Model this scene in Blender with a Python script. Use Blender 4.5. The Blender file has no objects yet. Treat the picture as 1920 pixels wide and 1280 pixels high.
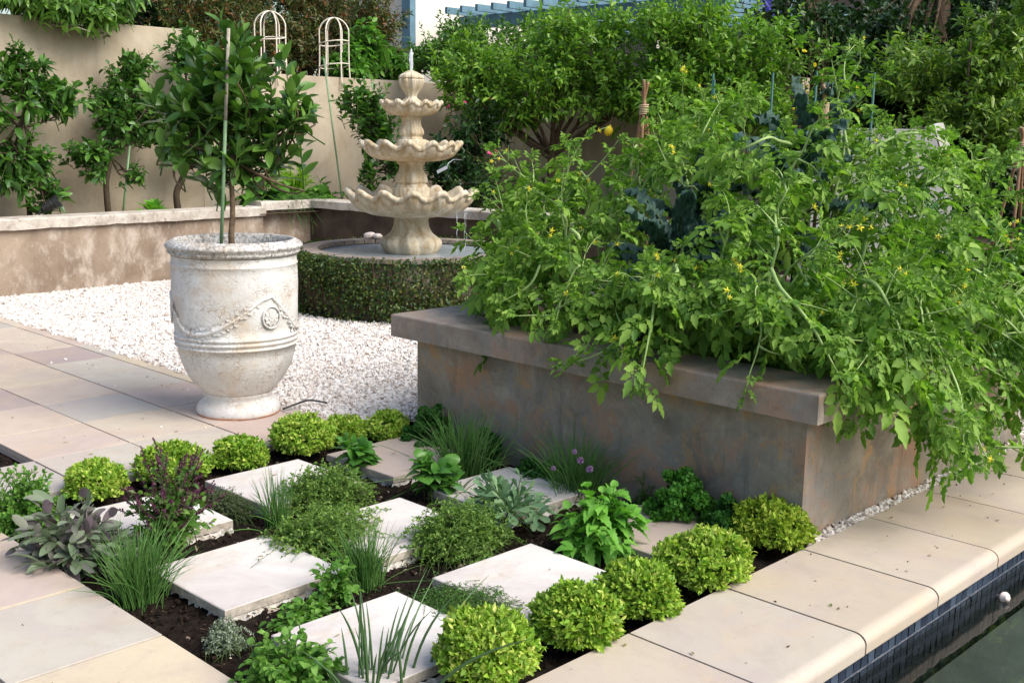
import bpy, math, random
import numpy as np
from mathutils import Matrix
SC = bpy.context.scene
COL = SC.collection
R = math.radians
PI = math.pi
def A(*a): return np.array(a, dtype=float)
def nrm(v): return v / np.maximum(np.linalg.norm(v, axis=-1, keepdims=True), 1e-9)

# ------------------------------------------------------------------ mesh builder
class MB:
    def __init__(s): s.v = []; s.f = []; s.n = 0; s.mi = []; s.sm = []
    def add(s, v, f, mi=0, smooth=True):
        """v (n,3); f (m,k) array or list of such arrays / index lists"""
        v = np.asarray(v, float).reshape(-1, 3)
        if isinstance(f, np.ndarray): f = [f]
        for g in f:
            g = np.asarray(g, dtype=np.int64)
            if g.ndim == 1: g = g[None, :]
            s.f.append(g + s.n); s.mi.append((len(g), mi)); s.sm.append((len(g), smooth))
        s.v.append(v); s.n += len(v)
    def mesh(s, name, mats, origin=(0, 0, 0)):
        me = bpy.data.meshes.new(name)
        V = np.concatenate(s.v) - np.asarray(origin, float)
        me.vertices.add(len(V)); me.vertices.foreach_set('co', V.astype(np.float32).ravel())
        loops = np.concatenate([g.ravel() for g in s.f])
        sizes = np.concatenate([np.full(len(g), g.shape[1]) for g in s.f])
        starts = np.concatenate([[0], np.cumsum(sizes)[:-1]])
        me.loops.add(len(loops)); me.loops.foreach_set('vertex_index', loops.astype(np.int32))
        me.polygons.add(len(sizes)); me.polygons.foreach_set('loop_start', starts.astype(np.int32))
        me.polygons.foreach_set('material_index', np.concatenate([np.full(a, b) for a, b in s.mi]).astype(np.int32))
        me.polygons.foreach_set('use_smooth', np.concatenate([np.full(a, b) for a, b in s.sm]).astype(bool))
        for m in (mats if isinstance(mats, (list, tuple)) else [mats]): me.materials.append(m)
        me.update(calc_edges=True); me.validate()
        return me

def props(o, label=None, cat=None, group=None, kind=None):
    if label: o['label'] = label
    if cat: o['category'] = cat
    if group: o['group'] = group
    if kind: o['kind'] = kind
    return o
def thing(name, label, cat, loc, group=None):
    o = bpy.data.objects.new(name, None); COL.objects.link(o); o.location = loc
    o.empty_display_size = .1
    return props(o, label, cat, group)
def wloc(p):
    l = np.zeros(3)
    while p is not None: l += np.array(p.location); p = p.parent
    return l
def obj(name, mb, mats, parent=None, loc=None, **k):
    """one mesh object; mesh data are in world coordinates, moved to the origin of the thing"""
    org = wloc(parent) if parent else (np.array(loc, float) if loc is not None else np.zeros(3))
    o = bpy.data.objects.new(name, mb.mesh(name, mats, org)); COL.objects.link(o)
    if parent: o.parent = parent
    elif loc is not None: o.location = loc
    return props(o, **k)

# ------------------------------------------------------------------ shapes
def slab(mb, x0, x1, y0, y1, z0, z1, b=.006, mi=0, rot=None, side=None):
    """box with bevelled top edges and bevelled vertical corners kept sharp"""
    P = [(x0, y0), (x1, y0), (x1, y1), (x0, y1)]
    I = [(x0 + b, y0 + b), (x1 - b, y0 + b), (x1 - b, y1 - b), (x0 + b, y1 - b)]
    v = [(x, y, z0) for x, y in P] + [(x, y, z1 - b) for x, y in P] + [(x, y, z1) for x, y in I]
    v = np.array(v)
    if rot is not None:
        c = A((x0 + x1) / 2, (y0 + y1) / 2, 0); v = (v - c) @ np.array(rot).T + c
    f = [(8, 9, 10, 11), (3, 2, 1, 0)]
    for i in range(4):
        j = (i + 1) % 4
        f.append((4 + i, 4 + j, 8 + j, 8 + i))
    w = np.array([(i, (i + 1) % 4, 4 + (i + 1) % 4, 4 + i) for i in range(4)])
    if side is None: mb.add(v, np.concatenate([np.array(f), w]), mi, False)
    else: mb.add(v, np.array(f), mi, False); mb.add(v, w, side, False)
def lathe(mb, prof, c=(0, 0, 0), n=64, mi=0, fn=None, cap0=True, cap1=True):
    """prof [(r,z)]; fn(theta, i) -> (dr, dz) offsets"""
    th = np.linspace(0, 2 * PI, n, endpoint=False)
    rows = []
    for i, (r, z) in enumerate(prof):
        rr = np.full(n, r); zz = np.full(n, z)
        if fn is not None:
            dr, dz = fn(th, i, r, z); rr = rr + dr; zz = zz + dz
        rows.append(np.stack([rr * np.cos(th), rr * np.sin(th), zz], 1))
    V = np.concatenate(rows) + np.asarray(c)
    F = []
    a = np.arange(n); b = (a + 1) % n
    for i in range(len(prof) - 1):
        F.append(np.stack([i * n + a, i * n + b, (i + 1) * n + b, (i + 1) * n + a], 1))
    fs = [np.concatenate(F)]
    if cap0: fs.append(a[::-1].copy())
    if cap1: fs.append((len(prof) - 1) * n + a)
    mb.add(V, fs, mi)
def tubes(mb, C, rad, sides=5, mi=0, cap=True):
    """C (n,k,3) centre lines, rad (n,k) radii"""
    C = np.asarray(C, float)
    if C.ndim == 2: C = C[None]
    n, k, _ = C.shape
    rad = np.broadcast_to(np.asarray(rad, float), (n, k))
    T = nrm(np.gradient(C, axis=1))
    cand = nrm(A((1, .12, .05), (.07, 1, .11), (.05, .13, 1), (.6, -.7, .4)))
    worst = np.abs(T @ cand.T).max(1); ref = cand[worst.argmin(1)][:, None]
    S = nrm(np.cross(T, ref)); U = np.cross(S, T)
    a = np.arange(sides) * 2 * PI / sides
    V = C[:, :, None] + rad[:, :, None, None] * (S[:, :, None] * np.cos(a)[:, None] + U[:, :, None] * np.sin(a)[:, None])
    base = (np.arange(n) * k * sides)[:, None, None]
    i = np.arange(k - 1)[None, :, None] * sides; j = np.arange(sides)[None, None, :]; j2 = (j + 1) % sides
    q = np.stack([base + i + j, base + i + j2, base + i + sides + j2, base + i + sides + j], -1).reshape(-1, 4)
    fs = [q]
    if cap and sides > 2:
        fs.append((np.arange(n) * k * sides)[:, None] + ((k - 1) * sides + np.arange(sides))[None])
        fs.append((np.arange(n) * k * sides)[:, None] + np.arange(sides)[::-1][None])
    mb.add(V.reshape(-1, 3), fs, mi)
def tube(mb, pts, r, sides=8, mi=0, sub=0):
    P = np.asarray(pts, float)
    if sub: P = spline(P, sub)
    r = np.asarray(r, float)
    if r.ndim == 0: r = np.full(len(P), float(r))
    elif len(r) != len(P): r = np.interp(np.linspace(0, 1, len(P)), np.linspace(0, 1, len(r)), r)
    tubes(mb, P[None], r[None], sides, mi)
def spline(P, n):
    """Catmull-Rom through P, n points in all"""
    P = np.asarray(P, float); m = len(P)
    Q = np.concatenate([[2 * P[0] - P[1]], P, [2 * P[-1] - P[-2]]])
    t = np.linspace(0, m - 1 - 1e-9, n); i = t.astype(int); u = (t - i)[:, None]
    a, b, c, d = Q[i], Q[i + 1], Q[i + 2], Q[i + 3]
    return .5 * (2 * b + (c - a) * u + (2 * a - 5 * b + 4 * c - d) * u ** 2 + (3 * b - a - 3 * c + d) * u ** 3)
def blob(mb, c, r, seed=0, mi=0, n=10, m=7, rough=.12):
    rg = np.random.default_rng(seed); r = np.broadcast_to(np.asarray(r, float), (3,))
    v = []; ph = rg.uniform(0, 6, 6)
    for i in range(m):
        p = PI * (i + .5) / m
        for j in range(n):
            t = 2 * PI * j / n
            d = A(math.sin(p) * math.cos(t), math.sin(p) * math.sin(t), math.cos(p))
            k = 1 + rough * (math.sin(3 * d[0] + ph[0]) + math.sin(4 * d[1] + ph[1]) + math.sin(5 * d[2] + ph[2])) / 2
            v.append(np.asarray(c) + d * r * k)
    f = [(i * n + j, (i + 1) * n + j, (i + 1) * n + (j + 1) % n, i * n + (j + 1) % n) for i in range(m - 1) for j in range(n)]
    mb.add(v, [np.array(f), np.arange(n), np.arange(n)[::-1] + (m - 1) * n], mi)

# ------------------------------------------------------------------ leaves
LEAF = {}
def deff(name, v, f): LEAF[name] = (np.array(v, float), [np.array(g) for g in f])
deff('mini', [(0, 0, 0), (.5, -.5, .14), (1, 0, 0), (.5, .5, .14)], [[(0, 1, 2), (0, 2, 3)]])
deff('leaf', [(0, 0, 0), (.3, 0, 0), (.7, 0, 0), (1, 0, 0), (.3, -.5, .2), (.7, -.4, .16), (.3, .5, .2), (.7, .4, .16)],
     [[(0, 4, 1), (0, 1, 6), (5, 3, 2), (2, 3, 7)], [(1, 4, 5, 2), (1, 2, 7, 6)]])
def _blade(name, us, ws, fold, wave=0, teeth=0):
    """two-sided leaf, midrib plus edges at stations us with half widths ws"""
    v = [(0, 0, 0)]; f3 = []; f4 = []
    if teeth:
        U, Wd = [], []
        for i in range(teeth):
            a = (i + .15) / teeth; b = (i + .75) / teeth
            wa, wb = np.interp(a, us, ws), np.interp(b, us, ws)
            U += [a, b]; Wd += [wa * .86, wb * 1.12]
        us2, ws2 = U, Wd
    else: us2, ws2 = us[1:-1], ws[1:-1]
    for i, (u, w) in enumerate(zip(us2, ws2)):
        wv = wave * (1 if i % 2 else -1)
        v += [(u, 0, 0), (u - (.03 if teeth and i % 2 == 0 else 0), -w, fold * w + wv), (u, w, fold * w - wv)]
    v.append((1, 0, 0)); n = len(us2); t = 3 * n + 1
    f3 += [(0, 2, 1), (0, 1, 3)]
    for i in range(n - 1):
        a = 1 + 3 * i; b = a + 3
        f4 += [(a, a + 1, b + 1, b), (a, b, b + 2, a + 2)]
    a = 1 + 3 * (n - 1); f3 += [(a, a + 1, t), (a, t, a + 2)]
    deff(name, v, [f3, f4])
_blade('leaf2', [0, .12, .3, .5, .7, .88, 1], [0, .26, .45, .5, .42, .2, 0], .35, .02)
_blade('serr', [0, .08, .25, .5, .75, 1], [0, .4, .5, .42, .25, 0], .3, .03, 6)
_blade('spoon', [0, .2, .4, .62, .82, .95, 1], [0, .1, .2, .42, .5, .3, 0], .3, .03)
_blade('sage', [0, .1, .28, .5, .75, .93, 1], [0, .32, .48, .5, .42, .2, 0], .3, .015)
def _puff():
    v = []; us = [0, .15, .35, .58, .8, 1]; ws = [.02, .3, .48, .46, .28, .0]
    for u, w in zip(us, ws):
        for k in (-1, -.5, 0, .5, 1):
            v.append((u, k * w, .22 * math.sin(PI * u) * (1 - .55 * k * k) - (.08 if k == 0 else 0)))
    f = [(i * 5 + j, (i + 1) * 5 + j, (i + 1) * 5 + j + 1, i * 5 + j + 1) for i in range(5) for j in range(4)]
    deff('puff', v, [f])
_puff()
def _compound(name, seed):
    rg = np.random.default_rng(seed)
    v = []; f3 = []; f4 = []
    def stick(a, b, w):
        a = np.array(a); b = np.array(b); d = nrm(b - a); s = A(-d[1], d[0], 0) * w; o = len(v)
        v.extend([a - s, a + s, b + s * .6, b - s * .6]); f4.append((o, o + 1, o + 2, o + 3))
    def leaflet(p, ang, L, W, dz):
        o = len(v); ca, sa = math.cos(ang), math.sin(ang)
        outl = [(.16, .34), (.3, .36), (.42, .52), (.55, .34), (.66, .4), (.8, .2)]
        def put(u, w, h): v.append(A(p[0] + (u * L * ca - w * W * sa), p[1] + (u * L * sa + w * W * ca), p[2] + h + dz * u * u))
        put(0, 0, 0)
        for u, w in outl:
            h = rg.normal(0, .012)
            put(u, 0, -.02); put(u + .04, -w, .035 + h); put(u + .04, w, .035 - h)
        put(1.0, 0, 0); t = o + 3 * len(outl) + 1
        f3.extend([(o, o + 2, o + 1), (o, o + 1, o + 3)])
        for i in range(len(outl) - 1):
            a = o + 1 + 3 * i; b = a + 3; f4.extend([(a, a + 1, b + 1, b), (a, b, b + 2, a + 2)])
        a = o + 1 + 3 * (len(outl) - 1); f3.extend([(a, a + 1, t), (a, t, a + 2)])
    stick((0, 0, 0), (.72, 0, 0), .012)
    leaflet((.7, 0, 0), rg.normal(0, .12), .36, .26, -.08)
    for u, L in ((.26, .28), (.46, .34), (.63, .3)):
        for s in (-1, 1):
            a = s * rg.uniform(.95, 1.35); q = (u + rg.normal(0, .02) , 0, 0)
            e = (q[0] + .06 * math.cos(a), .06 * math.sin(a), 0.0); stick(q, e, .008)
            leaflet(e, a + rg.normal(0, .15), L * rg.uniform(.8, 1.1), L * .62, rg.uniform(-.16, .02))
    for u in (.36, .55):
        for s in (-1, 1):
            if rg.random() < .7: leaflet((u, s * .01, 0), s * 1.3, .1, .075, -.02)
    V = np.array(v)
    deff(name, V, [f3, f4])
for q in range(4): _compound('tomato%d' % q, q)

def leaves(mb, kind, P, D, N, L, W, droop=0., mi=0, smooth=True, curl=0.):
    P = np.asarray(P, float); n = len(P)
    D = nrm(np.broadcast_to(D, (n, 3))); N = np.broadcast_to(N, (n, 3)) + 1e-4
    S = nrm(np.cross(D, N)); N = np.cross(S, D)
    L = np.broadcast_to(np.asarray(L, float), (n,))[:, None, None]; W = np.broadcast_to(np.asarray(W, float), (n,))[:, None, None]
    t, fs = LEAF[kind]; u, v, h = t[None, :, 0:1], t[None, :, 1:2], t[None, :, 2:3]
    dr = np.broadcast_to(np.asarray(droop, float), (n,))[:, None, None]
    V = P[:, None] + D[:, None] * (u * L) + S[:, None] * (v * W) + N[:, None] * (h * W - curl * u * u * L)
    V = V - A(0, 0, 1) * (dr * u * u * L)
    k = len(t); off = (np.arange(n) * k)[:, None, None]
    mb.add(V.reshape(-1, 3), [(f[None] + off).reshape(-1, f.shape[1]) for f in fs], mi, smooth)
def rdir(rg, n): return nrm(rg.normal(size=(n, 3)))
def curves(S, T, bend, k=5):
    """quadratic curves S -> T with control point offset bend (n,3)"""
    t = np.linspace(0, 1, k)[None, :, None]; M = (S + T) / 2 + bend
    return (1 - t) ** 2 * S[:, None] + 2 * t * (1 - t) * M[:, None] + t * t * T[:, None]
def at(C, j, t):
    k = C.shape[1]; x = np.clip(t, 0, .9999) * (k - 1); i = x.astype(int); u = (x - i)[:, None]
    return C[j, i] * (1 - u) + C[j, i + 1] * u, nrm(C[j, i + 1] - C[j, i])
def leaf_along(mb, rg, C, per, kind, L, W, t0=.2, ang=60, droop=.2, up=.6, lv=.2, mi=0, opposite=False, smooth=True, taper=.3, curl=0., jit=.35):
    """leaves set along curves C (n,k,3)"""
    n = len(C); j = np.repeat(np.arange(n), per); q = np.tile(np.arange(per), n)
    if opposite: t = t0 + (1 - t0) * ((q // 2) * 2 / max(per - 1, 1)); az = (q // 2) * PI / 2 + (q % 2) * PI + np.repeat(rg.uniform(0, 6.3, n), per)
    else: t = t0 + (1 - t0) * (q + rg.random(len(q)) * .6) / per; az = q * 2.4 + np.repeat(rg.uniform(0, 6.3, n), per)
    P, T = at(C, j, np.minimum(t, 1))
    ref = nrm(np.cross(T, np.where(np.abs(T[:, 2:3]) > .95, A(1, 0, 0), A(0, 0, 1)))); b = np.cross(T, ref)
    rad = ref * np.cos(az)[:, None] + b * np.sin(az)[:, None]
    a = R(ang) * (1 - .55 * t ** 3)
    D = T * np.cos(a)[:, None] + rad * np.sin(a)[:, None] + rg.normal(0, jit * .5, (len(j), 3))
    N = A(0, 0, up) + T * .5 + rg.normal(0, jit, (len(j), 3))
    s = (1 + rg.normal(0, lv, len(j))).clip(.45, 1.7) * (1 - taper * t)
    kinds = kind if isinstance(kind, (list, tuple)) else [kind]
    pick = rg.integers(0, len(kinds), len(j))
    for i, kd in enumerate(kinds):
        m = pick == i
        if m.any(): leaves(mb, kd, P[m], D[m], N[m], L * s[m], W * s[m], droop * rg.uniform(.3, 1.5, m.sum()), mi, smooth, curl)
def ell(rg, n, c, r, pw=2.2, nclump=0, sg=.25, low=-1.):
    """points in an ellipsoid, gathered in clumps"""
    c = np.asarray(c, float); r = np.asarray(r, float)
    def one(m):
        d = rdir(rg, m * 3); d = d[d[:, 2] > low][:m]
        while len(d) < m:
            e = rdir(rg, m); d = np.concatenate([d, e[e[:, 2] > low]])[:m]
        return d * (rg.random((m, 1)) ** (1 / pw))
    if nclump:
        k = one(nclump) * .86; p = k[rg.integers(0, nclump, n)] + rg.normal(0, sg, (n, 3))
    else: p = one(n)
    return c + p * r

# ------------------------------------------------------------------ materials
class NM:
    def __init__(s, name):
        s.m = bpy.data.materials.new(name); s.m.use_nodes = True; s.t = s.m.node_tree; s.t.nodes.clear()
        s.out = s.n('ShaderNodeOutputMaterial'); s._tc = None
    def n(s, ty, **k):
        x = s.t.nodes.new(ty)
        for a, b in k.items(): setattr(x, a, b)
        return x
    def l(s, a, b): s.t.links.new(a, b)
    def put(s, sock, v):
        if v is None: return
        if hasattr(v, 'is_linked'): s.l(v, sock)
        elif isinstance(v, (tuple, list)) and len(v) == 3: sock.default_value = (*v, 1) if len(sock.default_value) == 4 else v
        else: sock.default_value = v
    def co(s, scale=(1, 1, 1), loc=(0, 0, 0)):
        if s._tc is None: s._tc = s.n('ShaderNodeTexCoord')
        mp = s.n('ShaderNodeMapping'); s.l(s._tc.outputs['Object'], mp.inputs[0]); mp.inputs[1].default_value = loc
        mp.inputs[3].default_value = scale; return mp.outputs[0]
    def noise(s, sc, det=4, rough=.55, dist=0, co=None, off=(0, 0, 0)):
        x = s.n('ShaderNodeTexNoise'); s.l(co if co is not None else s.co(loc=off), x.inputs['Vector'])
        x.inputs['Scale'].default_value = sc; x.inputs['Detail'].default_value = det; x.inputs['Roughness'].default_value = rough
        x.inputs['Distortion'].default_value = dist; return x.outputs['Fac']
    def vor(s, sc, feat='DISTANCE_TO_EDGE', co=None):
        x = s.n('ShaderNodeTexVoronoi', feature=feat); s.l(co if co is not None else s.co(), x.inputs['Vector']); x.inputs['Scale'].default_value = sc
        return x.outputs['Distance']
    def ramp(s, fac, stops, mode='LINEAR'):
        x = s.n('ShaderNodeValToRGB'); s.l(fac, x.inputs[0]); e = x.color_ramp.elements; x.color_ramp.interpolation = mode
        while len(e) < len(stops): e.new(.5)
        for i, (p, c) in enumerate(stops):
            e[i].position = p; e[i].color = (*c, 1) if isinstance(c, tuple) else (c, c, c, 1)
        return x.outputs[0]
    def mix(s, f, a, b, mode='MIX'):
        x = s.n('ShaderNodeMix', data_type='RGBA', blend_type=mode); s.put(x.inputs[0], f); s.put(x.inputs[6], a); s.put(x.inputs[7], b); return x.outputs[2]
    def math(s, op, a, b=None):
        x = s.n('ShaderNodeMath', operation=op); s.put(x.inputs[0], a)
        if b is not None: s.put(x.inputs[1], b)
        return x.outputs[0]
    def bump(s, h, st=.3, d=.01, nrm_=None):
        x = s.n('ShaderNodeBump'); x.inputs['Strength'].default_value = st; x.inputs['Distance'].default_value = d; s.l(h, x.inputs['Height'])
        if nrm_ is not None: s.l(nrm_, x.inputs['Normal'])
        return x.outputs[0]
    def rnd(s): return s.n('ShaderNodeNewGeometry').outputs['Random Per Island']
    def bsdf(s, col, rough=.6, spec=.3, normal=None, metal=0, **k):
        b = s.n('ShaderNodeBsdfPrincipled'); s.put(b.inputs['Base Color'], col); s.put(b.inputs['Roughness'], rough)
        b.inputs['Specular IOR Level'].default_value = spec; b.inputs['Metallic'].default_value = metal
        if normal is not None: s.l(normal, b.inputs['Normal'])
        for a, v in k.items(): b.inputs[a].default_value = v
        return b.outputs[0]
    def end(s, sh): s.l(sh, s.out.inputs[0]); return s.m
def leafmat(name, stops, rough=.42, tr=.32, spec=.35, trc=(1.25, 1.5, .55), vein=None):
    """leaf: colour varies leaf by leaf, some light passes through"""
    k = NM(name); n = len(stops)
    c = k.ramp(k.rnd(), [(i / (n - 1), s) for i, s in enumerate(stops)])
    ns = k.noise(9, 2); c = k.mix(k.ramp(ns, [(.3, .0), (.75, .28)]), c, (stops[-1][0] * 1.1, stops[-1][1] * 1.05, stops[-1][2]))
    b = k.bsdf(c, rough, spec)
    t = k.n('ShaderNodeBsdfTranslucent'); k.l(k.mix(1.0, c, trc, 'MULTIPLY'), t.inputs[0])
    m = k.n('ShaderNodeMixShader'); m.inputs[0].default_value = tr; k.l(b, m.inputs[1]); k.l(t.outputs[0], m.inputs[2])
    return k.end(m.outputs[0])
def plain(name, col, rough=.6, spec=.3, var=.25, sc=12, bump=.15, metal=0):
    k = NM(name); n = k.noise(sc, 5)
    c = k.mix(k.ramp(n, [(.3, .0), (.7, 1.)]), tuple(x * (1 - var) for x in col), tuple(min(1, x * (1 + var)) for x in col))
    return k.end(k.bsdf(c, rough, spec, k.bump(k.noise(sc * 6, 4), bump, .004), metal))

M = {}
M['citrus'] = leafmat('citrus_leaf', [(.022, .078, .016), (.04, .12, .02), (.065, .17, .025), (.11, .24, .035)], .33, .25, .5)
M['citrus_pot'] = leafmat('dark_citrus_leaf', [(.025, .085, .018), (.048, .13, .022), (.08, .18, .03), (.15, .28, .045)], .34, .22, .45)
M['lemon'] = leafmat('lemon_leaf', [(.05, .14, .015), (.1, .24, .024), (.17, .34, .034), (.28, .44, .055)], .36, .33, .45)
M['mandarin'] = leafmat('mandarin_leaf', [(.05, .13, .015), (.1, .21, .024), (.17, .29, .034), (.26, .37, .055)], .38, .3, .4)
M['dark'] = leafmat('dark_evergreen_leaf', [(.006, .022, .007), (.012, .04, .01), (.02, .06, .014), (.035, .09, .02)], .4, .2, .35)
M['shrub'] = leafmat('shrub_leaf', [(.02, .07, .012), (.045, .13, .018), (.08, .19, .025), (.12, .24, .04)], .4, .3, .4)
M['overhang'] = leafmat('overhanging_leaf', [(.04, .11, .02), (.075, .18, .025), (.12, .25, .035), (.18, .31, .06)], .4, .3, .4)
M['redtip'] = leafmat('red_tip_leaf', [(.018, .045, .014), (.03, .07, .018), (.055, .115, .026), (.08, .14, .03), (.09, .15, .035), (.07, .12, .03), (.16, .1, .035), (.24, .07, .03)], .38, .2, .4, (1.2, 1.2, .6))
M['tomato'] = leafmat('tomato_leaf', [(.055, .145, .02), (.105, .225, .03), (.18, .325, .046), (.28, .43, .085)], .52, .36, .22)
M['tomato_stem'] = plain('tomato_stem', (.3, .42, .14), .5, .3, .2, 8, .1)
M['kale'] = leafmat('kale_leaf', [(.03, .072, .06), (.045, .095, .078), (.08, .145, .11)], .6, .15, .25, (1, 1.2, 1))
M['pepper'] = leafmat('pepper_leaf', [(.03, .12, .02), (.05, .17, .025), (.08, .22, .035)], .4, .3, .35)
M['gold'] = leafmat('golden_leaf', [(.075, .2, .014), (.145, .33, .022), (.23, .43, .03), (.35, .53, .05), (.6, .63, .17)], .5, .3, .25, (1.1, 1.15, .5))
M['goldmix'] = leafmat('golden_mixed_leaf', [(.06, .17, .014), (.12, .29, .02), (.2, .4, .028), (.31, .5, .045), (.52, .58, .13)], .5, .32, .25, (1.1, 1.15, .5))
M['goldgreen'] = leafmat('golden_green_leaf', [(.09, .2, .014), (.18, .33, .02), (.3, .44, .035), (.5, .55, .1)], .5, .35, .25, (1.1, 1.15, .5))
M['thyme'] = leafmat('thyme_leaf', [(.06, .14, .022), (.1, .2, .032), (.155, .27, .045), (.23, .35, .08)], .5, .3, .25)
M['creep'] = leafmat('creeping_thyme_leaf', [(.045, .15, .022), (.075, .21, .03), (.12, .28, .045)], .5, .3, .25)
M['greythyme'] = leafmat('grey_thyme_leaf', [(.06, .09, .04), (.1, .12, .06), (.16, .13, .11), (.13, .19, .07)], .6, .25, .2, (1.1, 1.2, .8))
M['oregano'] = leafmat('oregano_leaf', [(.05, .16, .02), (.085, .22, .03), (.13, .29, .04), (.2, .36, .08)], .5, .33, .25)
M['basil'] = leafmat('basil_leaf', [(.045, .15, .022), (.07, .2, .03), (.11, .27, .045)], .33, .33, .4)
M['balm'] = leafmat('balm_leaf', [(.1, .29, .04), (.15, .37, .05), (.21, .45, .075)], .5, .35, .25)
M['sage'] = leafmat('sage_leaf', [(.14, .21, .11), (.19, .24, .16), (.2, .16, .18), (.15, .1, .14), (.24, .29, .19)], .7, .25, .15, (1, 1.05, .85))
M['kalebaby'] = leafmat('grey_green_leaf', [(.1, .2, .1), (.15, .27, .13), (.22, .34, .18)], .55, .25, .2, (1, 1.2, .8))
M['parsley'] = leafmat('parsley_leaf', [(.03, .13, .014), (.055, .19, .02), (.09, .26, .03)], .5, .3, .25)
M['parsleydark'] = leafmat('dark_parsley_leaf', [(.018, .085, .014), (.032, .12, .018), (.05, .165, .025)], .5, .3, .25)
M['chive'] = leafmat('chive_blade', [(.045, .14, .03), (.07, .19, .035), (.11, .26, .05), (.17, .3, .09)], .45, .25, .3)
M['chivebig'] = leafmat('large_chive_blade', [(.06, .13, .05), (.085, .17, .06), (.12, .22, .08)], .45, .2, .3)
M['thai'] = leafmat('purple_basil_leaf', [(.05, .15, .02), (.08, .21, .03), (.12, .27, .04), (.17, .33, .05), (.07, .035, .05)], .45, .3, .3)
M['purple'] = leafmat('purple_flower_bract', [(.05, .018, .035), (.09, .025, .055), (.14, .05, .09)], .6, .15, .2, (1, .9, 1))
M['silver'] = leafmat('silver_leaf', [(.22, .28, .2), (.33, .38, .3), (.42, .46, .38), (.15, .22, .1)], .65, .2, .15, (1, 1.05, .9))
M['hedge'] = leafmat('creeping_fig_leaf', [(.012, .036, .008), (.024, .062, .011), (.042, .09, .014), (.075, .125, .016), (.13, .13, .02), (.03, .065, .011)], .4, .25, .35)
M['fennel'] = leafmat('fennel_frond', [(.14, .3, .02), (.22, .42, .03), (.32, .5, .05)], .6, .4, .2)
M['lettuce'] = leafmat('lettuce_leaf', [(.08, .24, .03), (.12, .31, .04), (.18, .38, .06)], .4, .35, .35)
M['bean'] = leafmat('bean_leaf', [(.04, .14, .02), (.07, .2, .025), (.1, .26, .035), (.18, .36, .06)], .45, .35, .3)
M['bark'] = plain('bark', (.12, .085, .055), .85, .1, .45, 30, .8)
M['barkdark'] = plain('dark_bark', (.06, .045, .03), .85, .1, .4, 25, .8)
M['twig'] = plain('green_twig', (.07, .11, .03), .6, .2, .3, 20, .2)
M['woodstem'] = plain('woody_stem', (.09, .06, .035), .8, .1, .3, 30, .3)
M['yellow'] = leafmat('yellow_petal', [(.8, .68, .01), (.88, .78, .03), (.9, .82, .12)], .5, .3, .2, (1, 1, .5))
M['pink'] = leafmat('pink_petal', [(.55, .02, .14), (.7, .05, .22), (.8, .12, .32)], .5, .3, .2, (1, .6, .8))
M['lilac'] = leafmat('lilac_petal', [(.36, .18, .42), (.48, .28, .55), (.6, .42, .65)], .5, .3, .2, (1, .9, 1))
M['blueflower'] = leafmat('blue_petal', [(.12, .1, .5), (.2, .18, .65)], .5, .3, .2, (.8, .8, 1))
M['lemonfruit'] = plain('lemon_rind', (.75, .55, .02), .4, .5, .1, 30, .15)
M['greentomato'] = plain('green_tomato_skin', (.1, .22, .045), .22, .5, .2, 10, 0)
M['yellowtomato'] = plain('yellow_tomato_skin', (.6, .42, .03), .22, .5, .1, 10, 0)

def m_gravel():
    k = NM('white_limestone_chip'); c = k.ramp(k.rnd(), [(0, (.38, .31, .26)), (.1, (.58, .5, .44)), (.3, (.72, .67, .62)), (.75, (.79, .76, .72)), (.9, (.64, .58, .54)), (1, (.32, .27, .24))])
    c = k.mix(k.ramp(k.noise(60, 4), [(.45, .0), (.75, .35)]), c, (.6, .48, .4))
    return k.end(k.bsdf(c, .75, .2, k.bump(k.noise(180, 3), .3, .003)))
M['gravel'] = m_gravel()
def m_gravelbase():
    k = NM('gravel_bed'); c = k.ramp(k.vor(70, 'F1'), [(0, (.75, .68, .6)), (.5, (.5, .42, .36)), (.9, (.2, .16, .13))])
    return k.end(k.bsdf(c, .9, .1, k.bump(k.vor(70, 'F1'), .8, .01)))
M['gravelbase'] = m_gravelbase()
def m_soil():
    k = NM('dark_potting_soil'); n = k.noise(28, 8, .7); c = k.ramp(n, [(.25, (.008, .006, .005)), (.5, (.022, .015, .011)), (.7, (.05, .034, .024)), (.85, (.1, .07, .05))])
    return k.end(k.bsdf(c, .95, .1, k.bump(k.noise(70, 8, .75), 1, .02)))
M['soil'] = m_soil()
M['chip'] = (lambda k: k.end(k.bsdf(k.ramp(k.rnd(), [(0, (.006, .005, .004)), (.55, (.022, .014, .01)), (.86, (.05, .032, .022)), (.95, (.13, .09, .06)), (.99, (.4, .33, .26))]), .9, .1, k.bump(k.noise(90, 4), .6, .004))))(NM('bark_mulch_chip'))
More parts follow.
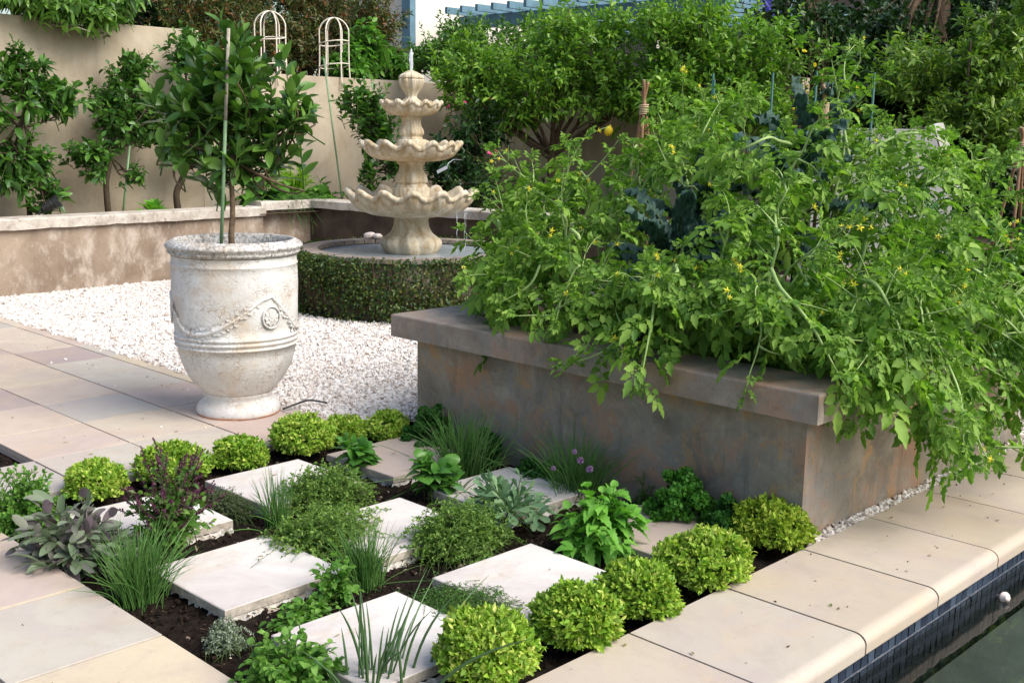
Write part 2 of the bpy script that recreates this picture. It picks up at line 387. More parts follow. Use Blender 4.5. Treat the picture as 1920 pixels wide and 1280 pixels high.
def m_paving(name, cols, edge=False, stain=(.46, .375, .29)):
    k = NM(name); n = len(cols); c = k.ramp(k.rnd(), [(i / n, s) for i, s in enumerate(cols)], 'CONSTANT')
    big = k.noise(2.2, 5, .6, .6); c = k.mix(k.ramp(big, [(.35, .0), (.75, .5)]), c, stain)
    c = k.mix(k.ramp(k.noise(1.7, 6, .65, 1.2, off=(7, 3, 0)), [(.45, .0), (.66, .5)]), c, (.41, .33, .315))
    c = k.mix(k.ramp(k.noise(2.7, 7, .7, .9, off=(2, 6, 4)), [(.52, .0), (.7, .55)]), c, (.52, .39, .27))
    c = k.mix(k.ramp(k.noise(45, 6, .7), [(.55, .0), (.85, .3)]), c, (.3, .25, .2))
    c = k.mix(k.ramp(k.noise(14, 3, .5, off=(3, 9, 1)), [(.66, .0), (.74, .3)]), c, (.36, .3, .25))
    c = k.mix(k.ramp(k.noise(5, 8, .75, .4, off=(5, 5, 2)), [(.5, .0), (.72, .35)]), c, tuple(x * .72 for x in stain))
    c = k.mix(k.ramp(k.noise(170, 3, .6), [(.64, .0), (.74, .6)]), c, (.2, .16, .12))
    c = k.mix(k.ramp(k.noise(24, 7, .8, .5, off=(1, 2, 7)), [(.6, .0), (.7, .35)]), c, (.28, .22, .16))
    if edge:
        sx = k.n('ShaderNodeSeparateXYZ'); k.l(k.co(), sx.inputs[0]); d = k.math('MAXIMUM', k.math('ABSOLUTE', sx.outputs[0]), k.math('ABSOLUTE', sx.outputs[1]))
        e = k.math('ADD', d, k.math('MULTIPLY', k.noise(16, 6, .75), .09)); c = k.mix(k.ramp(e, [(.295, .0), (.325, .4)]), c, (.3, .24, .18))
    r = k.ramp(k.noise(8, 4), [(.3, .5), (.8, .75)])
    return k.end(k.bsdf(c, r, .3, k.bump(k.noise(120, 6, .6), .12, .003)))
M['paving'] = m_paving('sandstone_paving', [(.54, .465, .37), (.53, .425, .36), (.49, .45, .385), (.58, .485, .35), (.38, .3, .285), (.53, .43, .35), (.41, .39, .36), (.59, .49, .345), (.53, .4, .345)])
M['coping'] = m_paving('sandstone_coping', [(.49, .415, .325), (.46, .385, .295), (.48, .425, .35), (.5, .43, .345), (.475, .4, .31)], False, (.45, .375, .295))
M['slab'] = m_paving('pale_stepping_slab', [(.66, .615, .555), (.67, .63, .59), (.655, .62, .575)], True, (.64, .59, .535))
M['slabpink'] = m_paving('pinkish_stepping_slab', [(.48, .385, .315), (.48, .385, .315)], True, (.47, .39, .335))
M['slabside'] = plain('shade_darkened_slab_edge', (.4, .35, .29), .85, .1, .35, 30, .6)  # side faces darker than the top: their shade is painted in
M['mortar'] = (lambda k: k.end(k.bsdf(k.mix(k.ramp(k.noise(22, 6, .7), [(.4, .0), (.65, 1.)]), (.78, .75, .7), (.45, .38, .3)), .9, .1, k.bump(k.noise(60, 6, .7), .9, .012))))(NM('crumbly_white_mortar'))
M['grout'] = plain('joint_sand', (.03, .022, .016), .95, .1, .3, 40, .3)
def m_wall():
    k = NM('beige_render'); c = k.mix(k.ramp(k.noise(1.4, 8, .7, .6), [(.3, .0), (.7, 1.)]), (.36, .29, .2), (.54, .465, .355))
    st = k.noise(1.0, 6, .65, .3, k.co((3.2, 3.2, .35))); c = k.mix(k.ramp(st, [(.5, .0), (.78, .5)]), c, (.24, .2, .155))
    c = k.mix(k.ramp(k.noise(30, 4, .6), [(.62, .0), (.72, .45)]), c, (.2, .17, .13))
    c = k.mix(k.ramp(k.noise(2.3, 4, .6, off=(4, 4, 2)), [(.6, .0), (.8, .5)]), c, (.53, .48, .4))
    return k.end(k.bsdf(c, .85, .15, k.bump(k.noise(40, 6, .65), .25, .006)))
M['wall'] = m_wall()
def m_lowwall():
    k = NM('weathered_brown_render'); c = k.mix(k.ramp(k.noise(1.6, 6, .65, .5), [(.3, .0), (.7, 1.)]), (.17, .122, .088), (.37, .29, .22))
    c = k.mix(k.ramp(k.noise(2.6, 6, .7, .2, k.co((1.6, 1.6, 1))), [(.5, .0), (.62, .55), (.8, .8)]), c, (.56, .49, .42))
    c = k.mix(k.ramp(k.noise(1.2, 5, .6, .4, k.co((4, 4, .5), (3, 1, 0))), [(.52, .0), (.75, .6)]), c, (.15, .11, .085))
    c = k.mix(k.ramp(k.noise(40, 4, .6), [(.64, .0), (.72, .6)]), c, (.62, .57, .5))
    return k.end(k.bsdf(c, .88, .12, k.bump(k.noise(35, 6, .7), .5, .008)))
M['lowwall'] = m_lowwall()
M['shadewall'] = plain('shade_darkened_render', (.075, .055, .04), .85, .15, .5, 4, .4)  # brown render darkened: the wall's shade is put into the colour
def m_cap():
    k = NM('lichened_cap_render'); c = k.mix(k.ramp(k.noise(5, 6, .7), [(.35, .0), (.65, 1.)]), (.36, .31, .26), (.62, .57, .5))
    c = k.mix(k.ramp(k.noise(16, 6, .75), [(.55, .0), (.68, .8)]), c, (.13, .105, .085))
    c = k.mix(k.ramp(k.noise(2.5, 5, .6, off=(2, 7, 1)), [(.55, .0), (.75, .6)]), c, (.3, .22, .16))
    return k.end(k.bsdf(c, .9, .1, k.bump(k.noise(30, 6, .75), .8, .01)))
M['cap'] = m_cap()
def m_planter(name, base, lite, pinkk, rustk):
    k = NM(name); c = k.mix(k.ramp(k.noise(2.6, 9, .72, .5), [(.36, .0), (.64, 1.)]), base, lite)
    c = k.mix(k.ramp(k.noise(3.2, 9, .7, .6, off=(3, 1, 5)), [(.5, .0), (.6, .9)]), c, pinkk)
    c = k.mix(k.ramp(k.noise(2.1, 9, .72, .6, off=(6, 6, 9)), [(.5, .0), (.62, .7)]), c, (.21, .205, .195))
    c = k.mix(k.ramp(k.noise(4.2, 9, .72, .8, off=(8, 2, 1)), [(.54, .0), (.64, .85)]), c, rustk)
    c = k.mix(k.ramp(k.noise(1.5, 9, .72, .3, k.co((5, 5, .55), (9, 3, 0))), [(.55, .0), (.72, .5)]), c, tuple(x * .45 for x in base))
    c = k.mix(k.ramp(k.noise(1.6, 6, .65, .2, k.co((3, 3, .8), (1, 5, 0))), [(.55, .0), (.8, .45)]), c, tuple(x * .5 for x in base))
    c = k.mix(k.ramp(k.noise(38, 6, .75), [(.56, .0), (.7, .45)]), c, (.09, .065, .055))
    c = k.mix(k.ramp(k.noise(9, 8, .75, .3, off=(1, 8, 3)), [(.58, .0), (.7, .45)]), c, (.42, .37, .33))
    return k.end(k.bsdf(c, .62, .3, k.bump(k.noise(26, 6, .65), .22, .008)))
M['planter'] = m_planter('stained_planter_render', (.165, .132, .102), (.36, .31, .25), (.37, .21, .135), (.4, .235, .1))
M['plantercap'] = m_planter('stained_planter_cap', (.19, .145, .115), (.37, .305, .255), (.36, .23, .165), (.3, .19, .11))
def m_pot(name, rim=False):
    k = NM(name); w = k.mix(k.ramp(k.noise(5, 5, .6), [(.3, .0), (.7, 1.)]), (.58, .555, .52), (.76, .745, .72))
    cr = k.vor(38, 'DISTANCE_TO_EDGE', k.mix(.06, k.co(), k.n('ShaderNodeTexNoise').outputs['Color'], 'MIX'))
    gate = k.ramp(k.noise(6, 7, .75, .3), [(.48, .0), (.62, 1.)])
    crk = k.math('MULTIPLY', k.ramp(cr, [(.0, 1.), (.09, .0)]), gate)
    c = k.mix(k.math('MULTIPLY', crk, .65), w, (.33, .19, .1))
    st = k.ramp(k.noise(3.2, 6, .7, .5, off=(1, 4, 2)), [(.5, .0), (.7, .75)])
    c = k.mix(st, c, (.55, .42, .28))
    fl = k.ramp(k.noise(44, 6, .8, .8), [(.57, .0), (.66, .8)]); c = k.mix(fl, c, (.36, .22, .12))
    if rim: c = k.mix(k.ramp(k.noise(48, 6, .8), [(.42, .0), (.62, .9)]), c, (.13, .115, .1))
    else:
        dr = k.ramp(k.noise(3, 6, .7, .2, k.co((4, 4, .55), (2, 2, 0))), [(.58, .0), (.75, .4)]); c = k.mix(dr, c, (.36, .31, .26))
    h = k.math('SUBTRACT', k.noise(30, 6, .7), k.math('MULTIPLY', crk, .7))
    return k.end(k.bsdf(c, .75, .2, k.bump(h, .55, .008)))
M['pot'] = m_pot('crackled_white_glaze'); M['potrim'] = m_pot('speckled_rim_glaze', True)
M['terracotta'] = plain('terracotta', (.4, .19, .1), .85, .1, .25, 20, .4)
def m_stone():
    k = NM('cast_fountain_stone'); c = k.mix(k.ramp(k.noise(6, 6, .65), [(.3, .0), (.7, 1.)]), (.46, .39, .275), (.68, .62, .5))
    c = k.mix(k.ramp(k.noise(4, 6, .7, .6, k.co((2.2, 2.2, .8), (5, 1, 2))), [(.42, .0), (.64, .9)]), c, (.38, .27, .14))
    c = k.mix(k.ramp(k.noise(30, 6, .75), [(.55, .0), (.7, .55)]), c, (.2, .15, .09))
    c = k.mix(k.ramp(k.noise(5, 8, .75, .3, k.co((1.5, 1.5, .6), (3, 8, 1))), [(.52, .0), (.68, .6)]), c, (.3, .25, .18))
    return k.end(k.bsdf(c, .8, .2, k.bump(k.noise(45, 6, .7), .5, .006)))
M['stone'] = m_stone()
def m_tile(name, q):
    k = NM(name); c = k.ramp(k.rnd(), [(a, tuple(q * x for x in b)) for a, b in [(0, (.008, .011, .02)), (.4, (.012, .018, .031)), (.8, (.02, .028, .043)), (1, (.035, .046, .065))]])
    return k.end(k.bsdf(c, k.ramp(k.noise(20, 3), [(.3, .05), (.8, .2)]), .9, k.bump(k.noise(25, 3), .15, .004)))
M['tile'] = m_tile('glass_mosaic_tile', 1); M['tiletop'] = m_tile('upper_glass_mosaic_tile', 2.2)
M['tilegrout'] = plain('tile_grout', (.22, .23, .26), .8, .1, .2, 40, .2)
M['pooldark'] = plain('dark_pool_plaster', (.06, .078, .078), .7, .2, .35, 3, .2)
M['poolledge'] = plain('pool_ledge_plaster', (.3, .31, .28), .7, .2, .25, 4, .2)
def m_water(name, tint, rough=.015, bsc=5, bs=.12):
    k = NM(name); g = k.n('ShaderNodeBsdfGlossy'); g.inputs['Roughness'].default_value = rough
    t = k.n('ShaderNodeBsdfTransparent'); t.inputs[0].default_value = (*tint, 1)
    nm = k.bump(k.noise(bsc, 3, .5), bs, .03); k.l(nm, g.inputs['Normal'])
    f = k.n('ShaderNodeFresnel'); f.inputs[0].default_value = 1.33; k.l(nm, f.inputs['Normal'])
    m = k.n('ShaderNodeMixShader'); k.l(f.outputs[0], m.inputs[0]); k.l(t.outputs[0], m.inputs[1]); k.l(g.outputs[0], m.inputs[2])
    return k.end(m.outputs[0])
M['poolwater'] = m_water('pool_water', (.5, .55, .54), .01, 3, .14)
def m_skywater():
    k = NM('sky_toned_basin_water'); nm = k.bump(k.noise(14, 3, .5), .5, .03); return k.end(k.bsdf((.3, .34, .36), .22, .5, nm))  # grey-blue base colour stands in for hazy sky reflected on the water
M['basinwater'] = m_skywater()
def m_jet():
    k = NM('falling_water'); b = k.bsdf((.9, .95, 1), .08, .8); t = k.n('ShaderNodeBsdfTransparent')
    m = k.n('ShaderNodeMixShader'); m.inputs[0].default_value = .45; k.l(t.outputs[0], m.inputs[1]); k.l(b, m.inputs[2]); return k.end(m.outputs[0])
M['jet'] = m_jet()
M['basinfloor'] = plain('grey_basin_lining', (.5, .54, .55), .8, .2, .25, 5, .3)
M['rimbrick'] = (lambda k: k.end(k.bsdf(k.mix(k.ramp(k.noise(14, 5), [(.3, .0), (.7, 1.)]), k.ramp(k.rnd(), [(0, (.27, .22, .18)), (.5, (.34, .28, .23)), (1, (.24, .21, .185))]), (.17, .14, .12)), .85, .15, k.bump(k.noise(50, 5, .7), .5, .006))))(NM('basin_rim_paver'))
M['creammetal'] = plain('cream_painted_metal', (.72, .64, .52), .5, .4, .12, 30, .1)
M['greenstake'] = plain('green_plastic_stake', (.15, .25, .13), .5, .3, .2, 20, .1)
M['tealstake'] = plain('teal_plastic_stake', (.022, .085, .065), .5, .3, .2, 20, .1)
M['greystake'] = plain('weathered_wood_stake', (.36, .32, .26), .8, .2, .25, 30, .4)
M['cane'] = plain('brown_cane', (.26, .14, .075), .55, .3, .35, 14, .2)
M['canelight'] = plain('cane_end', (.5, .37, .23), .7, .2, .2, 20, .2)
M['twine'] = plain('jute_twine', (.55, .42, .27), .9, .1, .25, 90, .8)
M['black'] = plain('black_plastic', (.02, .02, .022), .45, .4, .2, 20, .1)
M['glass'] = plain('lamp_glass', (.35, .38, .42), .1, .8, .1, 20, 0)
M['white'] = plain('white_plastic', (.72, .72, .7), .5, .4, .08, 20, .1)
M['tag'] = plain('pale_plant_tag', (.62, .68, .76), .4, .4, .08, 30, .1)
M['shell'] = plain('pinkish_white_shell', (.78, .66, .6), .45, .4, .15, 20, .3)
M['panel'] = plain('grey_panel_render', (.4, .39, .36), .8, .2, .12, 3, .2)
M['housewall'] = plain('cream_house_render', (.74, .69, .6), .8, .2, .08, 2, .2)
M['housebrown'] = plain('brown_house_render', (.16, .12, .1), .8, .2, .2, 3, .2)
M['pergola'] = plain('blue_grey_timber', (.12, .22, .28), .6, .3, .15, 8, .2)
M['earth'] = plain('dry_earth', (.12, .085, .055), .95, .1, .35, 6, .6)
M['lawn'] = plain('ground', (.1, .11, .06), .95, .1, .3, 3, .4)
M['core'] = plain('shade_dark_core', (.02, .03, .012), .95, .05, .3, 20, .3)  # near-black filler; shade between the ball's leaves put into the colour

# ================================================================== THE SETTING
def cutgrid(x0, x1, y0, y1, z, sub=1, rough=0, seed=0):
    mb = MB(); nx = max(1, int((x1 - x0) / sub)); ny = max(1, int((y1 - y0) / sub))
    X, Y = np.meshgrid(np.linspace(x0, x1, nx + 1), np.linspace(y0, y1, ny + 1), indexing='ij')
    rg = np.random.default_rng(seed); Z = np.full_like(X, z) + rg.normal(0, 1, X.shape) * rough
    i, j = np.meshgrid(np.arange(nx), np.arange(ny), indexing='ij'); a = (i * (ny + 1) + j).ravel()
    mb.add(np.stack([X, Y, Z], -1), np.stack([a, a + ny + 1, a + ny + 2, a + 1], 1)); return mb
# ground far and wide, with the pool left open (pool lies at y < -5.96)
g = MB()
for x0, x1, y0, y1 in [(-60, 60, -5.95, 60), (-60, -7, -40, -5.95), (9, 60, -40, -5.95), (-7, 9, -40, -12)]:
    g.add([(x0, y0, -.11), (x1, y0, -.11), (x1, y1, -.11), (x0, y1, -.11)], np.array([0, 1, 2, 3]), 0, False)
obj('ground', g, M['lawn'], kind='structure')
obj('bed_soil', cutgrid(-1.51, .86, -5.44, -2.735, -.06, .03, .008, 1), M['soil'], kind='structure')
obj('side_bed_soil', cutgrid(-3.2, -1.005, -2.185, -1.0, -.05, .04, .008, 2), M['soil'], kind='structure')

# paving of sandstone tiles, one sheet of sand under them
pv = MB(); rgp = np.random.default_rng(11)
S = .5; SY = .547; G = .0048
def tile(x0, x1, y0, y1): slab(pv, x0 + G, x1 - G, y0 + G, y1 - G, -.05, rgp.normal(0, .0008), .0012)
xs = [-1.507, -1.003, -.5, 0, .465, .6]
for i in range(-6, 7):                       # rows behind the herb bed
    y0, y1 = -SY * i - SY, -SY * i
    for a, b in zip(xs[:-1], xs[1:]):
        if y1 < -2.7 : continue
        if b <= -1. and y0 > -2.2 and y1 < -.9: continue
        tile(a, b, y0, y1)
    for k in range(5):
        if y0 > -1.0 or y1 < -2.15: tile(-1.507 - .503 * (k + 1), -1.507 - .503 * k, y0, y1)
for i in range(0, 14):                       # paving in front (left) of the herb bed
    y1 = -2.735 - .0 - .5535 * i + (-.0); y0 = y1 - .5535
    if y0 < -6.0: break
    for k in range(5): tile(-1.507 - .503 * (k + 1), -1.507 - .503 * k, y0, y1)
obj('paving', pv, M['paving'], kind='structure')
sd = MB()
for x0, x1, y0, y1 in [(-4.4, -1.512, -6.0, 3.5), (-1.512, .6, -2.735, -2.19), (-1.0, .6, -2.19, 3.5), (-1.512, -1.0, -.95, 3.5)]:
    sd.add([(x0, y0, -.032), (x1, y0, -.032), (x1, y1, -.032), (x0, y1, -.032)], np.array([0, 1, 2, 3]), 0, False)
    for (a, b) in (((x0, y0), (x1, y0)), ((x1, y0), (x1, y1))):
        sd.add([(*a, -.032), (*b, -.032), (*b, -.1), (*a, -.1)], np.array([0, 1, 2, 3]), 0, False)
obj('paving_sand_bed', sd, M['grout'], kind='structure')

# pool coping with a bullnose edge
cp = MB(); rgc = np.random.default_rng(5); ROW = .064
def copestone(x0, x1):
    y1 = -5.435; y0 = -6.0; r = .036; z1 = rgc.normal(0, .0006); h = .075
    pr = [(y1, -h), (y1, z1 - .004), (y1 - .004, z1)]
    for k in range(9):
        a = PI / 2 + PI / 2 * k / 8; pr.append((y0 + r * 1.25 + r * 1.25 * math.cos(a), z1 - r + r * math.sin(a)))
    for k in range(1, 6):
        a = PI + PI / 2 * k / 5; pr.append((y0 + .012 + .012 * math.cos(a), z1 - h + .012 + .012 * math.sin(a)))
    n = len(pr); b = .003
    V = [(x0 + G, y, z) for y, z in pr] + [(x1 - G, y, z) for y, z in pr]
    F = np.array([(i, n + i, n + (i + 1) % n, (i + 1) % n) for i in range(n)])
    cp.add(V, [F], 0, False); cp.add(V, [np.arange(n)[::-1], np.arange(n) + n], 0, False)
for k in range(-7, 13): copestone(-.398 + .556 * k, -.398 + .556 * (k + 1))
obj('pool_coping', cp, M['coping'], kind='structure')
jb = MB(); slab(jb, -4.3, 6.8, -5.985, -5.45, -.07, -.012, .002); obj('coping_joint_bed', jb, M['grout'], kind='structure')

# pool: tiled wall, ledge, floor, water
pw = thing('pool_wall', 'dark blue glass mosaic pool wall below the stone coping', 'pool wall', (0, -5.97, -.2))
t = MB(); st = .051
for r in range(9):
    for c in range(int(11 / st)):
        x = -4.2 + c * st; z1 = -.078 - r * ROW; e = .0028
        j = rgc.normal(0, .0012, 4)
        t.add([(x + e, -5.972 + j[0], z1 - ROW + e), (x + st - e, -5.972 + j[1], z1 - ROW + e), (x + st - e, -5.972 + j[2], z1 - e), (x + e, -5.972 + j[3], z1 - e)], np.array([0, 1, 2, 3]), 1 if r == 0 else 0, False)
obj('mosaic_tile', t, [M['tile'], M['tiletop']], pw, label='rows of small dark blue glass tiles', kind='stuff')
t = MB(); slab(t, -4.3, 6.9, -5.967, -5.9, -1.4, -.076, .001); obj('grout_backing', t, M['tilegrout'], pw)
t = MB(); slab(t, -4.3, 6.9, -6.24, -5.975, -1.4, -.36, .01); obj('ledge', t, M['poolledge'], pw)
t = MB()
V = [(-7, -12, -1.4), (9, -12, -1.4), (9, -5.9, -1.4), (-7, -5.9, -1.4)]
t.add(V, np.array([0, 1, 2, 3]), 0, False)
U = [(-7, -12, -.1), (9, -12, -.1), (9, -5.95, -.1), (-7, -5.95, -.1)]
t.add(V + U, np.array([(0, 4, 5, 1), (1, 5, 6, 2), (3, 7, 4, 0)]), 0, False)
obj('pool_floor', t, M['pooldark'], kind='structure')
t = MB(); t.add([(-7, -12, -.165), (9, -12, -.165), (9, -5.974, -.165), (-7, -5.974, -.165)], np.array([0, 1, 2, 3]), 0, False)
obj('pool_water', t, M['poolwater'], kind='structure')
t = MB(); lathe(t, [(.012, -.04), (.012, 0), (.022, .003), (.023, .009), (.014, .012), (.012, .026), (.008, .028)], (0, 0, 0), 24)
o = obj('pool_fitting', t, M['shell']); o.location = (1.2, -6.06, -.155); o.rotation_euler = (R(70), 0, R(-35))
props(o, 'small round white fitting on the pool ledge at the water', 'pool fitting')

# ------------------------------------------------------------------ gravel
gb = MB()
for x0, x1, y0, y1 in [(.6, .95, -2.735, 3.5), (.95, 5.4, -2.9, 3.6), (3.2, 3.9, -5.44, -4.9), (.86, 3.3, -5.437, -5.3)]:
    gb.add([(x0, y0, -.03), (x1, y0, -.03), (x1, y1, -.03), (x0, y1, -.03)], np.array([0, 1, 2, 3]), 0, False)
e_ = MB(); e_.add([(3.2, -4.9, -.035), (5.9, -4.9, -.035), (5.9, -2.9, -.035), (3.2, -2.9, -.035)], np.array([0, 1, 2, 3]), 0, False); obj('earth_path', e_, M['earth'], kind='structure')
obj('gravel_bed', gb, M['gravelbase'], kind='structure')
ICO_V = []; PHI = (1 + 5 ** .5) / 2
for a in (-1, 1):
    for b in (-PHI, PHI): ICO_V += [(0, a, b), (a, b, 0), (b, 0, a)]
ICO_V = nrm(np.array(ICO_V, float))
def _icof():
    d = np.linalg.norm(ICO_V[:, None] - ICO_V[None], axis=-1); e = d[d > .1].min() * 1.05; f = []
    for i in range(12):
        for j in range(i + 1, 12):
            for k in range(j + 1, 12):
                if d[i, j] < e and d[j, k] < e and d[i, k] < e:
                    n = np.cross(ICO_V[j] - ICO_V[i], ICO_V[k] - ICO_V[i]); f.append((i, j, k) if n @ ICO_V[i] > 0 else (i, k, j))
    return np.array(f)
ICO_F = _icof()
def chips(mb, rg, P, size, flat=.55, elong=1.4, rough=.22):
    n = len(P); s = size * np.exp(rg.normal(0, .3, n))
    V = ICO_V[None] * (1 + rg.normal(0, rough, (n, 12, 1))) * np.stack([s * rg.uniform(1, elong, n), s * rg.uniform(.7, 1, n), s * rg.uniform(flat * .7, flat * 1.3, n)], 1)[:, None]
    q = nrm(rg.normal(size=(n, 4)) * A(1, .45, .45, 1)); w, x, y, z = q.T
    Rm = np.stack([1 - 2 * (y * y + z * z), 2 * (x * y - z * w), 2 * (x * z + y * w), 2 * (x * y + z * w), 1 - 2 * (x * x + z * z), 2 * (y * z - x * w), 2 * (x * z - y * w), 2 * (y * z + x * w), 1 - 2 * (x * x + y * y)], 1).reshape(n, 3, 3)
    V = np.einsum('nij,nkj->nki', Rm, V) + P[:, None]
    mb.add(V.reshape(-1, 3), (ICO_F[None] + (np.arange(n) * 12)[:, None, None]).reshape(-1, 3), 0, False)
rg = np.random.default_rng(3); gv = MB()
def scatter(x0, x1, y0, y1, dens):
    n = int((x1 - x0) * (y1 - y0) * dens); return np.stack([rg.uniform(x0, x1, n), rg.uniform(y0, y1, n), rg.uniform(-.03, -.004, n)], 1)
P = np.concatenate([scatter(.585, .99, -2.735, 3.5, 9750), scatter(.99, 2.9, -2.9, 3.54, 8060), scatter(2.9, 4.9, -1.2, 3.54, 5460), scatter(3.16, 3.85, -5.43, -4.9, 5500), scatter(.84, 3.3, -5.432, -5.375, 9000)])
far = P[(np.hypot(P[:, 0] - 3.75, P[:, 1] - .6) > 1.1)]
lip = np.stack([rg.normal(.585, .016, 700), rg.uniform(-2.7, 3.5, 700), np.full(700, .004)], 1)
lip2 = np.stack([rg.uniform(-.3, .585, 60), rg.uniform(-2.3, 1.0, 60), np.full(60, .003)], 1); lip2 = lip2[rg.random(60) < .35]
far = np.concatenate([far, lip]); chips(gv, rg, far, .0115)
chips(gv, rg, lip2, .006)
obj('gravel', gv, M['gravel'], kind='stuff', label='white limestone chip gravel between paving, planter and fountain')
mc = MB(); P = np.stack([rg.uniform(-1.5, .85, 5200), rg.uniform(-5.43, -2.745, 5200), rg.uniform(-.063, -.051, 5200)], 1); P = np.concatenate([P, P + rg.normal(0, .02, P.shape) * A(1, 1, .1)]); P = P[(P[:, 0] < .85) & (P[:, 0] > -1.5) & (P[:, 1] > -5.43)]; chips(mc, rg, P, .0055, .35, 2.2)
P = np.stack([rg.uniform(-1.9, -1.02, 1200), rg.uniform(-2.18, -1.1, 1200), rg.uniform(-.05, -.04, 1200)], 1); chips(mc, rg, P, .0055, .35, 2.2)
obj('bark_mulch', mc, M['chip'], kind='stuff', label='dark crumbly bark mulch covering the herb bed')
lt = MB(); n = 130; P = np.stack([rg.uniform(-4, .5, n), rg.uniform(-6, 2, n), np.full(n, .003)], 1)
Q = np.stack([rg.uniform(-.9, 3.2, 110), rg.uniform(-5.93, -5.45, 110), np.full(110, .003)], 1)[::2]; P = np.concatenate([P[(P[:, 0] < -1.52) | (P[:, 1] > -2.7)], Q])
chips(lt, rg, P, .0024, .4, 2.2, .3); obj('leaf_litter', lt, M['chip'], kind='stuff', label='tiny crumbs of bark and leaf lying on the paving')

fl_ = MB(); n = 46; P = np.concatenate([np.stack([rg.uniform(-3.2, -1.55, 12), rg.uniform(-5.5, -2.8, 12), np.full(12, .004)], 1), np.stack([rg.uniform(-1.2, .5, 16), rg.uniform(-2.7, 0, 16), np.full(16, .004)], 1),
    np.stack([rg.uniform(-.6, 3.0, 18), rg.uniform(-5.9, -5.46, 18), np.full(18, .004)], 1), np.array([(-.9, -4.05, .008), (-1.1, -4.8, .008), (-.2, -4.9, .008), (.35, -3.3, .008), (.5, -4.85, .008), (-.3, -3.2, .008)])]); n = len(P); a = rg.uniform(0, 6.28, n)
leaves(fl_, 'leaf', P, np.stack([np.cos(a), np.sin(a), .12 + 0 * a], 1), A(0, 0, 1) + rg.normal(0, .2, (n, 3)), rg.uniform(.012, .034, n), rg.uniform(.005, .013, n), .08)
obj('fallen_leaves', fl_, leafmat('fallen_leaf', [(.12, .07, .03), (.22, .14, .06), (.1, .16, .03), (.3, .24, .08)], .6, .15, .2), kind='stuff', label='small fallen green and brown leaves lying on the paving')

# ------------------------------------------------------------------ stepping slabs in the herb bed
step_lab = {(0, 0): 'pale square stepping slab partly hidden by the purple-flowered basil', (1, 0): 'white square stepping slab behind the thin chive tuft and the green thyme cushions', (2, 0): 'pinkish stepping slab nearest the gravel, between the two leafy basil plants',
 (0, 1): 'pale pinkish stepping slab with the crumbly white mortar side, right of the largest chive clump', (1, 1): 'white stepping slab in the middle, between the three green thyme cushions', (2, 1): 'pale stepping slab behind the grey-green leafy plant near the planter wall',
 (0, 2): 'pale stepping slab nearest the camera, behind the thick dark chive blades', (1, 2): 'large white stepping slab with creeping thyme at its corner, beside the golden balls', (2, 2): 'beige stepping slab between lemon balm and the curly parsley'}
rs = np.random.default_rng(8)
for (i, j), lab in step_lab.items():
    x0 = (-1.265, -.565, .13)[i] + (.1 if (i, j) == (2, 2) else 0); y1 = (-3.05, -3.83, -4.645)[j]; w = .525
    c = (x0 + w / 2, y1 - w / 2); o = thing('stepping_slab', lab, 'stepping slab', (c[0], c[1], -.07), 'stepping slabs set checkerboard in the herb bed')
    a = R(rs.normal(0, .8)); rot = [[math.cos(a), -math.sin(a), 0], [math.sin(a), math.cos(a), 0], [0, 0, 1]]
    z = rs.normal(0, .003)
    m = MB(); slab(m, x0, x0 + w, y1 - w, y1, z - .034, z, .003, 0, rot, 1)
    obj('slab', m, [M['slabpink' if (i, j) in ((2, 0), (2, 2)) else 'slab'], M['slabside']], o)
    m = MB(); n = 26; V = []                                       # rough mortar bed under the slab
    for k, zz in enumerate((-.13, -.075, z - .035)):
        for q in range(4 * n):
            s, u = divmod(q, n); u = u / n
            px, py = [(x0 + u * w, y1 - w), (x0 + w, y1 - w + u * w), (x0 + w - u * w, y1), (x0, y1 - u * w)][s]
            ox, oy = [(0, -1), (1, 0), (0, 1), (-1, 0)][s]; d = rs.uniform(-.012, .012) + (.012, .006, -.002)[k] - (.014 if s == 3 else 0)
            V.append((px + ox * d, py + oy * d, zz + rs.normal(0, .003)))
    F = [np.array([(k * 4 * n + q, k * 4 * n + (q + 1) % (4 * n), (k + 1) * 4 * n + (q + 1) % (4 * n), (k + 1) * 4 * n + q) for k in range(2) for q in range(4 * n)])]
    m.add(V, F, 0, False); obj('mortar_bed', m, M['mortar'], o)

# ------------------------------------------------------------------ raised planters
def ring(mb, x0, x1, y0, y1, w, z0, z1, b=.008, mi=0):
    """rectangular frame (open middle), bevelled top edges"""
    O = [(x0, y0), (x1, y0), (x1, y1), (x0, y1)]; I = [(x0 + w, y0 + w), (x1 - w, y0 + w), (x1 - w, y1 - w), (x0 + w, y1 - w)]
    def off(P, d): c = A((x0 + x1) / 2, (y0 + y1) / 2); return [(x - d * np.sign(x - c[0]), y - d * np.sign(y - c[1])) for x, y in P]
    L = [[(x, y, z0) for x, y in O], [(x, y, z1 - b) for x, y in O], [(x, y, z1 - b * .3) for x, y in off(O, b * .3)], [(x, y, z1) for x, y in off(O, b)],
         [(x, y, z1) for x, y in off(I, -b)], [(x, y, z1 - b) for x, y in I], [(x, y, z0) for x, y in I]]
    V = np.array(sum(L, [])); F = []
    for k in range(6):
        for i in range(4): j = (i + 1) % 4; F.append((k * 4 + i, k * 4 + j, k * 4 + 4 + j, k * 4 + 4 + i))
    for i in range(4): j = (i + 1) % 4; F.append((24 + i, 24 + j, j, i))
    mb.add(V, np.array(F), mi, False)
